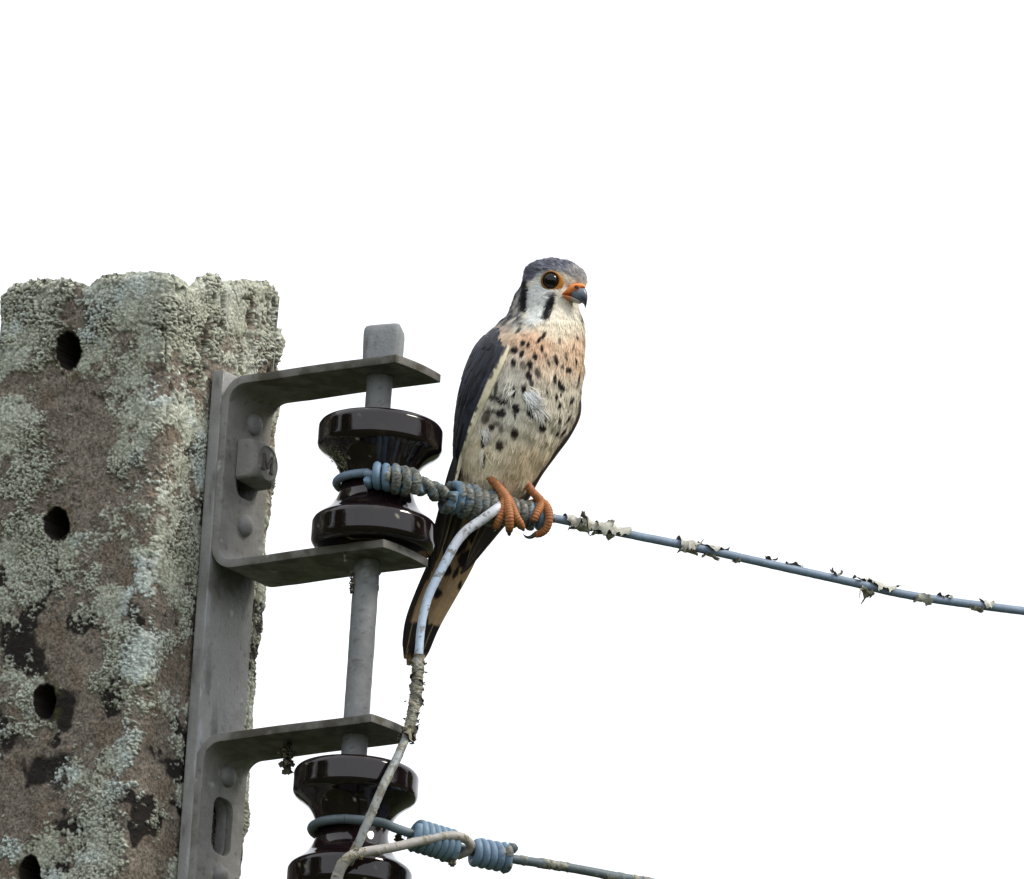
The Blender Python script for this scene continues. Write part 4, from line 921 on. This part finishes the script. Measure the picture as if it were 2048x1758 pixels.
# -- contour plumage: many fine tapering barbs lying along the body
def plumage(nst):
    area = np.linalg.norm(np.cross(np.roll(BP, -1, 1)[:-1] - BP[:-1], BP[1:] - BP[:-1]), axis=-1)
    vis = 0.35 + 0.65 * frontf[:-1]; headw = np.where(bpy_[:-1] < 640, 2.6, 1.0)
    bare_ = ((bpx - 1103) / 19) ** 2 + ((bpy_ - 563) / 17) ** 2 < 1
    bare_ |= (((bpx - 1152) / 24) ** 2 + ((bpy_ - 588) / 17) ** 2 < 1) & (bpx > 1122)
    edge_ = np.interp(bpy_, stripe[:, 1], stripe[:, 0], left=0, right=0)
    bare_ |= (bpx < edge_ - 2) & (bpy_ > 684)
    bare_ = (bare_ & (frontf > .3))[:-1]
    w = (area * vis * headw * (~bare_)).ravel(); idx = RNG.choice(len(w), nst, p=w / w.sum())
    i, j = idx // NCB, idx % NCB
    p = BP[i, j] + (BP[np.minimum(i + 1, NRB - 1), j] - BP[i, j]) * RNG.uniform(0, 1, (nst, 1)) + (BP[i, (j + 1) % NCB] - BP[i, j]) * RNG.uniform(0, 1, (nst, 1))
    n = BN[i, j]; fr = frontf[i, j]; px, py = proj(p)
    down = unit(BP[np.maximum(i - 3, 0), j] - BP[np.minimum(i + 3, NRB - 1), j])
    # on the head the barbs sweep back from the bill
    bl = W(1166, 574, -0.002); away = unit(p - bl); hw = sstep(650, 600, py)[:, None]
    dirn = unit(down * (1 - hw) + away * hw + np.array([0, 0, -0.35]) * sstep(590, 630, py)[:, None] * hw)
    dirn = dirn + RNG.normal(0, 0.16, (nst, 3)) + 0.25 * (np.stack([fbm(p * 1000, 9, 2, 650 + k) for k in range(3)], -1) - .5)
    dirn = unit(dirn - n * (dirn * n).sum(1, keepdims=True))
    ln = (0.0058 + 0.0018 * RNG.uniform(-1, 1, nst)) * (1 - 0.58 * hw[:, 0]) * np.where(py > 900, 1.25, 1)
    wd = 0.00030 * (1 - 0.3 * hw[:, 0]) * RNG.uniform(.7, 1.3, nst)
    lift = RNG.uniform(0.02, 0.10, nst)
    side = unit(np.cross(n, dirn)); pts = []
    for f, wf, lf in ((0, .75, 0.02), (0.38, 1.0, .5), (0.72, .75, .95), (1.0, .12, 1.0)):
        c = p + dirn * (ln * f)[:, None] + n * (ln * lift * lf - ln * ln * f * f * 6 + 0.00012)[:, None]
        pts += [c - side * (wd * wf)[:, None], c + side * (wd * wf)[:, None]]
    V = np.stack(pts, 1)                       # nst x 8 x 3
    C = paint(V[:, [0, 2, 4, 6]], np.repeat(fr[:, None], 4, 1)); C = C * (0.93 + 0.14 * RNG.uniform(0, 1, (nst, 1, 1)))
    rootc = C[:, :1]; hr = sstep(660, 630, py)[:, None, None] * .85; C = C * (1 - hr) + rootc * hr
    C = np.repeat(C, 2, axis=1)
    base = (np.arange(nst) * 8)[:, None, None]; f4 = np.array([[0, 2, 3, 1], [2, 4, 5, 3], [4, 6, 7, 5]])[None]
    Fq = (base + f4).reshape(-1, 4)
    o = make('plumage', V.reshape(-1, 3), Fq, M_plume, kestrel, C.reshape(-1, 3)); o['kind'] = 'stuff'
    nrm8 = unit(np.repeat(n[:, None], 8, 1) + 0.0)
    nrm8 = unit(nrm8 + RNG.normal(0, 0.09, (nst, 1, 3))).reshape(-1, 3)
    o.data.normals_split_custom_set_from_vertices([tuple(x) for x in nrm8.astype(float)])
    return o
plumage(42000)

# -- blade: one flat vaned feather along a centre line
def blade_geo(P, hw, nrm, colf, camber=0.15, nx=7, tip=1.0):
    "P n x 3 centre line, hw half widths (m), nrm facing direction"
    n = len(P); T = unit(np.gradient(P, axis=0)); nrm = unit(nrm - T * (T * nrm).sum(-1, keepdims=True)); S = np.cross(nrm, T)
    x = np.linspace(-1, 1, nx)
    V = P[:, None] + S[:, None] * (hw[:, None] * x[None])[..., None] - nrm[:, None] * (hw[:, None] * camber * x[None] ** 2)[..., None]
    V = V + nrm[:, None] * (0.00022 * np.exp(-(x / .12) ** 2))[None, :, None]
    V2 = V - nrm[:, None] * 0.00018
    sN = np.linspace(0, 1, n)[:, None] * np.ones(nx); xN = np.ones((n, 1)) * x
    C = colf(sN, xN, V)
    k = n * nx; F1 = gridfaces(n, nx); Fq = [tuple(f) for f in F1] + [tuple(f[::-1] + k) for f in F1]
    for i in range(n - 1):
        a, b = i * nx, (i + 1) * nx; Fq.append((a, b, k + b, k + a)); a += nx - 1; b += nx - 1; Fq.append((a, k + a, k + b, b))
    return np.r_[V.reshape(-1, 3), V2.reshape(-1, 3)], Fq, np.r_[C.reshape(-1, 3), C.reshape(-1, 3)]
def long_feather(name, parent, pts, colf, face, n=60, camber=.12, nx=9):
    "pts: px, py, depth mm, half width px"
    A = np.array([[*W(p[0], p[1], p[2] / 1000), p[3] / PXM] for p in pts]); Q = resample(catmull(A, 240), n)
    V, Fq, C = blade_geo(Q[:, :3], np.maximum(Q[:, 3], 0.0003), np.broadcast_to(face, (n, 3)), colf, camber, nx)
    return make(name, V, Fq, M_feather, parent, C)

# -- near wing: a shell over the flank, its coverts, and the long primaries
def wing_shell():
    rows = np.where((secs[:, 1] > 655) & (secs[:, 1] < 972))[0][::2]; nphi = 90; V = np.zeros((len(rows), nphi, 3)); fr = np.zeros((len(rows), nphi))
    for a, r in enumerate(rows):
        s = secs[r]; cx = (s[0] + s[2]) / 2; hw = (s[2] - s[0]) / 2; cy = (s[1] + s[3]) / 2; sl = (s[3] - s[1]) / (s[2] - s[0])
        # where the section line crosses the pale wing edge
        xs = np.linspace(s[0] - 5, cx + 10, 60); ys = cy + (xs - cx) * sl; ex = np.interp(ys, stripe[:, 1], stripe[:, 0], left=1030)
        k = np.argmin(np.abs(xs - ex)); xe = xs[k]
        if secs[r, 1] < 690: xe = min(xe, s[0] + 12 + (secs[r, 1] - 655) * 1.05)
        p0 = math.acos(np.clip((xe - cx) / hw, -1, 1)); p1 = np.pi * 1.42
        ph = np.linspace(p0, p1, nphi); f = np.linspace(0, 1, nphi)
        topf = sstep(655, 690, s[1])
        V[a] = body_pt(np.repeat(s[None], nphi, 0), ph, 1.0, 0.0) 
        c = (W(s[0], s[1], s[4] / 1000) + W(s[2], s[3], s[4] / 1000)) / 2
        out = unit(V[a] - c); V[a] += out * ((0.0008 + 0.0016 * topf * sstep(0, .06, f)))[:, None]
        fr[a] = f
    return rows, V, fr
wrows, WV, WF = wing_shell()
wing = None
def wing_col(P, f):
    px, py = proj(P); pm = P * 1000
    C = np.broadcast_to(lin(46, 50, 60), px.shape + (3,)).copy()
    n1 = sstep(.45, .62, fbm(pm * np.array([1, 1, .55]), 6, 3, 660))[..., None]; C = C * (1 - n1) + lin(34, 36, 44) * n1
    n2 = sstep(.55, .75, fbm(pm, 10, 3, 662))[..., None] * .6; C = C * (1 - n2) + lin(64, 70, 84) * n2
    ed = np.interp(py, stripe[:, 1], stripe[:, 0]) - px
    wdt = np.interp(py, [684, 700, 760, 820, 900, 956], [5, 9, 15, 11, 6, 2.5]) 
    s = (sstep(wdt + 1.5, wdt - 1.5, ed))[..., None] * (f < .5)[..., None]
    dash = sstep(.5, .62, fbm(pm, 4, 2, 664))[..., None] * sstep(.5, .9, np.clip(ed / wdt, 0, 1))[..., None]
    C = C * (1 - s) + (lin(226, 218, 188) * (1 - .75 * dash) + lin(60, 56, 54) * .75 * dash) * s
    ch = sstep(.52, .72, f)[..., None] * sstep(690, 720, py)[..., None] * sstep(960, 900, py)[..., None]
    C = C * (1 - ch) + lin(146, 88, 62) * ch
    dn = sstep(860, 930, py)[..., None] * (1 - s); C = C * (1 - .5 * dn) + lin(44, 42, 44) * .5 * dn
    return C
n1, n2 = WV.shape[:2]; WV2 = WV.copy()
wing = make('wing', WV.reshape(-1, 3), gridfaces(n1, n2), M_feather, kestrel, wing_col(WV, WF).reshape(-1, 3)); wing['label'] = 'folded slate grey wing with pale edge'
# coverts: overlapping rounded feathers over the shell
G = Geo(); rgc = np.random.default_rng(77)
for a in range(6, n1 - 8, 7):
    for b0 in range(10 + (a // 7) % 2 * 3, n2 - 4, 7):
        b = min(n2 - 2, b0 + int(rgc.integers(-1, 2)))
        p = WV[a, b]; dn = unit(WV[max(a - 6, 0), b] - p); tv = unit(WV[a, min(b + 1, n2 - 1)] - WV[a, b - 1]); nrm = np.cross(dn, tv); 
        cgt = WV[a].mean(0) + Rt * 0.03
        if nrm @ (p - cgt) < 0: nrm = -nrm
        fb = WF[a, b]; pyv = float(proj(p)[1])
        L = rgc.uniform(.014, .021); s = np.linspace(0, 1, 6); 
        st_ = max(1e-5, float(np.linalg.norm(WV[max(a - 6, 0), b] - p)) / max(1, a - max(a - 6, 0)))
        ia = np.clip(a - s * L / st_, 0, n1 - 1); i0 = np.floor(ia).astype(int); fa = (ia - i0)[:, None]
        P = WV[i0, b] * (1 - fa) + WV[np.minimum(i0 + 1, n1 - 1), b] * fa + np.outer(0.0003 + 0.0005 * s, nrm)
        hw = 0.0030 * np.array([.5, .8, 1.0, .95, .75, .25])
        cen = lin(40, 43, 53) * rgc.uniform(.5, 1.5); edg = cen * rgc.uniform(1.0, 1.9)
        if rgc.uniform() < .45: cen = lin(18, 18, 21); edg = lin(44, 47, 57) * rgc.uniform(.5, 1.2)
        if pyv > 850: cen = cen * .75; edg = edg * .8
        if fb > .58 and pyv > 700: cen, edg = lin(150, 90, 62) * rgc.uniform(.7, 1.1), lin(160, 104, 78)
        def cf(S, X, V, cen=cen, edg=edg):
            m = np.clip(np.abs(X) ** 2 + sstep(.55, 1, S) * .7 + (fbm(V * 1000, 2.5, 2, 668) - .5) * .9, 0, 1)[..., None]; return cen * (1 - m) + edg * m
        V, Fq, C = blade_geo(P, hw, np.broadcast_to(nrm, (6, 3)), cf, .25, 5); G.add(V, Fq, C)
cv = G.build('coverts', M_feather, wing); cv['kind'] = 'stuff'
FACE = unit(-Fw + Rt * 0.15)
def edge_col(S, X, V):
    pm = V * 1000; C = np.broadcast_to(lin(228, 220, 192), S.shape + (3,)) * (0.8 + .4 * fbm(pm, 4, 3, 665))[..., None]
    m = (sstep(.5, .6, fbm(pm, 3.2, 3, 666)) * sstep(.1, -.7, X) + sstep(.75, 1, -X))[..., None]; m = np.clip(m, 0, .9)
    return C * (1 - m) + lin(56, 54, 56) * m
ep = []
for px_, py_ in stripe[1:]:
    wd_ = float(np.interp(py_, [684, 700, 760, 820, 900, 956], [4, 9, 15, 12, 8, 6])); p_, n_ = ray_on(BV, KO, px_ - wd_ / 2, py_)
    if p_ is not None: ep.append((px_ - wd_ / 2, py_, p_[1] * 1000 - 3.4, wd_ / 2 + 1))
ep = [(a_[0], a_[1], min(a_[2], 4.0 if a_[1] > 880 else 99), a_[3]) for a_ in ep]; ep.append((906, 985, 4.0, 1.2))
long_feather('wing_edge', wing, ep, edge_col, FACE, 90, .2, 9)
DK, DK2 = lin(46, 42, 42), lin(30, 28, 30)
def prim_col(edge=lin(190, 168, 128), side=1, w=.14):
    def f(S, X, V):
        C = np.broadcast_to(DK, S.shape + (3,)).copy(); m = (fbm(V * 1000, 4, 2, 670) * .5)[..., None]; C = C * (1 - m) + DK2 * m
        e = sstep(1 - 2 * w, 1 - w, X * side)[..., None] * sstep(1, .85, S)[..., None]; C = C * (1 - e) + edge * e
        sh = np.exp(-(X / .1) ** 2)[..., None] * .5; return C * (1 - sh) + lin(120, 100, 72) * sh
    return f
for k, p in enumerate([[(934, 868, 5, 8), (914, 940, 6, 14), (897, 1010, 12, 13), (882, 1080, 20, 9), (871, 1122, 27, 2)],
                       [(929, 878, 8, 8), (910, 945, 9, 13), (892, 1015, 15, 13), (874, 1090, 23, 10), (863, 1142, 32, 2)],
                       [(924, 888, 10, 8), (907, 950, 12, 12), (889, 1020, 18, 12), (869, 1095, 27, 10), (857, 1156, 36, 2)],
                       [(942, 940, 17, 12), (922, 1010, 19, 17), (902, 1072, 24, 13), (888, 1112, 28, 3)],
                       [(918, 895, 13, 6), (905, 955, 15, 8), (887, 1025, 20, 9), (866, 1105, 31, 8), (855, 1160, 39, 2)]]):
    long_feather('primary_feather', wing, p, prim_col(side=1), FACE)
# far wing: only its edge shows along the right flank and beyond the legs
fw = long_feather('wing', kestrel, [(1160, 792, 24, 3), (1155, 828, 24, 8), (1136, 868, 26, 8), (1108, 905, 27, 9), (1076, 948, 28, 10), (1040, 1004, 32, 14), (1004, 1042, 36, 13), (970, 1085, 39, 11), (938, 1128, 42, 7), (921, 1148, 44, 2)], prim_col(lin(150, 128, 96), 1, .1), unit(-Fw + Rt * .5)); fw['label'] = 'far folded wing with dark edge'
for k, p in enumerate([[(1050, 975, 31, 10), (1020, 1010, 34, 14), (988, 1055, 37, 13), (958, 1096, 40, 9), (936, 1128, 42, 2)], [(1030, 985, 30, 10), (1000, 1030, 33, 13), (972, 1072, 37, 11), (950, 1104, 39, 2)], [(1015, 990, 29, 9), (985, 1035, 32, 12), (958, 1080, 36, 10), (932, 1132, 40, 2)]]):
    long_feather('primary_feather', fw, p, prim_col(lin(186, 162, 122), -1, .13), unit(-Fw + Rt * .4))
# tail: twelve long feathers seen from below
TB, TT = np.array([982., 985.]), np.array([838., 1312.])
td = (TT - TB) / np.linalg.norm(TT - TB); tn = np.array([td[1] * -1, td[0]]) * -1       # tn points right
tail = empty('tail', (0, 0, 0)); tail.parent = kestrel; tail['_org'] = [float(x) for x in KO]
def rect_col(kind, seed):
    def f(S, X, V):
        pm = V * 1000; C = np.broadcast_to(lin(190, 158, 124), S.shape + (3,)) * (0.85 + .3 * fbm(pm * np.array([1, 1, .3]), 3, 2, 680 + seed))[..., None]
        px, py = proj(V); px = px + (vnoise(pm, 2, 5) - .5) * 4; py = py + (vnoise(pm, 2, 6) - .5) * 4
        m = np.zeros(S.shape)
        if kind == 'spot':
            for x, y, rx, ry, an in ((941, 1060, 13, 24, 25), (922, 1090, 11, 22, 28), (931, 1118, 14, 20, 30), (894, 1140, 9, 14, 0), (874, 1186, 11, 11, 20), (912, 1145, 4, 14, 25), (905, 1050, 8, 16, 25), (950, 1072, 10, 18, 25), (903, 1095, 6, 10, 20), (920, 1170, 4, 10, 20), (853, 1238, 3, 12, 5), (842, 1205, 6, 9, 20), (960, 1045, 8, 12, 20)):
                m = np.maximum(m, ell(px, py, x, y, rx, ry, an, .2))
        bandy = 1247 + (px - 850) * .12
        m = np.maximum(m, sstep(-2, 2, py - bandy) * sstep(1330, 1312, py + (vnoise(pm, 3, 8) - .5) * 24))
        if kind == 'dark': m = np.maximum(m, sstep(.2, .5, -X) * .95)
        C = C * (1 - m[..., None]) + lin(38, 34, 34) * m[..., None]
        t = (sstep(1304, 1318, py) * sstep(.4, .6, vnoise(pm, 3, 9)))[..., None]; C = C * (1 - t) + lin(140, 112, 82) * t
        sh = np.exp(-(X / .07) ** 2)[..., None] * .55; C = C * (1 - sh) + lin(200, 172, 132) * sh
        return C
    return f
for k, o in enumerate([-1, -.8, -.6, -.4, -.2, 0, .2, .42, .62, .8, .95, 1.05]):
    c0 = np.array([966., 992.]) + tn * o * 26; c1 = np.array([908., 1113.]) + tn * o * 30; c2 = np.array([850., 1232.]) + tn * o * 24; c3 = np.array([822., 1318.]) + tn * o * 17 + td * (6 - abs(o) * 16 + (k % 3) * 4)
    y0 = 26 + 3.0 * abs(abs(o) - .9) * 2 + (o + 1) * 0.6
    pts = [(*c0, y0, 9), (*c1, y0 + 20, 12), (*c2, y0 + 36, 11.5), (*(c2 * .25 + c3 * .75), y0 + 44, 10), (*c3, y0 + 48, 3.5)]
    long_feather('tail_feather', tail, pts, rect_col('dark' if o < -.7 else 'spot', k), FACE, 90, .08, 13)
# white ruffled plumes on the breast and stray flank barbs
def plume_tuft(x0, y0, dx, dy, spread, n, colr, seed, lenm=.012, name='ruffled_plume'):
    rg = np.random.default_rng(seed); G = Geo()
    for k in range(n):
        px = x0 + rg.normal(0, spread); py = y0 + rg.normal(0, spread * .7); p, nr = ray_on(BV, KO, px, py)
        if p is None: continue
        if nr @ Fw > 0: nr = -nr
        q = W(px + dx + rg.normal(0, 6), py + dy + rg.normal(0, 5), p[1]); d = unit(q - p); d = unit(d - nr * (d @ nr) * .8); L = lenm * rg.uniform(.6, 1.1); s = np.linspace(0, 1, 6)
        curl = unit(np.cross(nr, d)) * rg.normal(0, .18)
        P = p + np.outer(s * L, d) + np.outer((.0006 + .0014 * np.sin(s * 2.4)), nr) + np.outer(s * s * L, curl)
        V, Fq, C = blade_geo(P, np.array([1, 1, .9, .7, .45, .1]) * .00026, np.broadcast_to(nr, (6, 3)), lambda S, X, V: np.broadcast_to(colr * rg.uniform(.85, 1.1), S.shape + (3,)), .1, 3); G.add(V, Fq, C)
    o = G.build(name, M_plume, kestrel); o['kind'] = 'stuff'
plume_tuft(1058, 786, 16, 26, 7, 70, lin(244, 246, 246), 1); plume_tuft(1072, 812, 18, 34, 7, 50, lin(236, 234, 228), 2)
plume_tuft(968, 862, 8, 26, 4, 26, lin(220, 218, 210), 3, .010); plume_tuft(1020, 780, -14, 22, 6, 24, lin(214, 212, 204), 4, .009)
plume_tuft(966, 900, 1, 36, 2.5, 16, lin(232, 226, 208), 5, .012)
for o in bpy.data.objects:
    if '_org' in o: del o['_org']

# ------------------------------------------------------------------ unseen trees, added out of the picture to darken the spools' reflections
M_bark = material('bark', 0.9, 0.2, color=(0.10, 0.08, 0.06), attr=False, mottle=((6, .3),), bump=((12, .6, .03),))
M_leaf = material('tree_leaves', 0.7, 0.3, attr=True)
def tree_meshes():
    rg = np.random.default_rng(3); G = Geo()
    P = catmull(np.array([(0, 0, -.2), (.1, .1, 3), (0, .2, 6.5), (.2, 0, 11)]), 30); V, Fq = tube_geo(P, np.linspace(.38, .08, 30) * (1 + .6 * np.exp(-np.linspace(0, 12, 30))), 12); G.add(V, Fq)
    ends = []
    for k in range(16):
        z0 = rg.uniform(2.8, 9.5); a = rg.uniform(0, 6.28); L = rg.uniform(2.0, 4.2) * (1.2 - z0 / 14); b = np.array([.05, .1, z0]); e = b + np.array([math.cos(a) * L, math.sin(a) * L, L * .55])
        V, Fq = tube_geo(catmull(np.array([b, (b + e) / 2 + [0, 0, -.15], e]), 10), np.linspace(.12, .03, 10), 7); G.add(V, Fq); ends += [e, (b + e) / 2 + [0, 0, .3]]
    ends += [np.array([.2, 0, 11.5]), np.array([0, .3, 10])]
    E = np.array(ends); n = 9000; c = E[rg.integers(0, len(E), n)] + rg.normal(0, .62, (n, 3)); t = unit(rg.normal(size=(n, 3))); b = unit(np.cross(t, rg.normal(size=(n, 3)))); s = rg.uniform(.10, .24, n)[:, None]
    V = np.stack([c - t * s, c + b * s * .5, c + t * s, c - b * s * .5], 1); C = lin(70, 88, 44) * rg.uniform(.5, 1.4, (n, 1, 1)) * np.ones((n, 4, 3))
    return G, V.reshape(-1, 3), np.arange(n * 4).reshape(n, 4), C.reshape(-1, 3)
TG, TLV, TLF, TLC = tree_meshes()
TR = empty('tree', (0, 0, 0)); tr_ = TG.build('trunk', M_bark, TR); cr_ = make('crown', TLV, TLF, M_leaf, TR, TLC, smooth=False)
for k, (x, y, sc_, rz, lab) in enumerate([(-12.5, -5.5, 1.15, 0, 'unseen leafy tree added left of the post, towards the viewer'), (-14, 2.0, 1.2, 1.3, 'unseen leafy tree added left of the post, level with it'), (-11.5, 9.5, 1.1, 2.2, 'unseen leafy tree added left of the post, beyond it'), (13, 0.5, 1.2, 3.1, 'unseen leafy tree added right of the wires, level with the post'), (13.5, 8.0, 1.15, 4.0, 'unseen leafy tree added right of the wires, beyond the post')]):
    r = TR if k == 0 else TR.copy()
    if k:
        col.objects.link(r)
        for ch in (tr_, cr_):
            c = ch.copy(); col.objects.link(c); c.parent = r
    r.location = (x, y, 0); r.rotation_euler = (0, 0, rz); r.scale = (sc_,) * 3
    tag(r, lab, 'tree', 'unseen trees added for the spool reflections')
for o in bpy.data.objects:
    if '_org' in o: del o['_org']
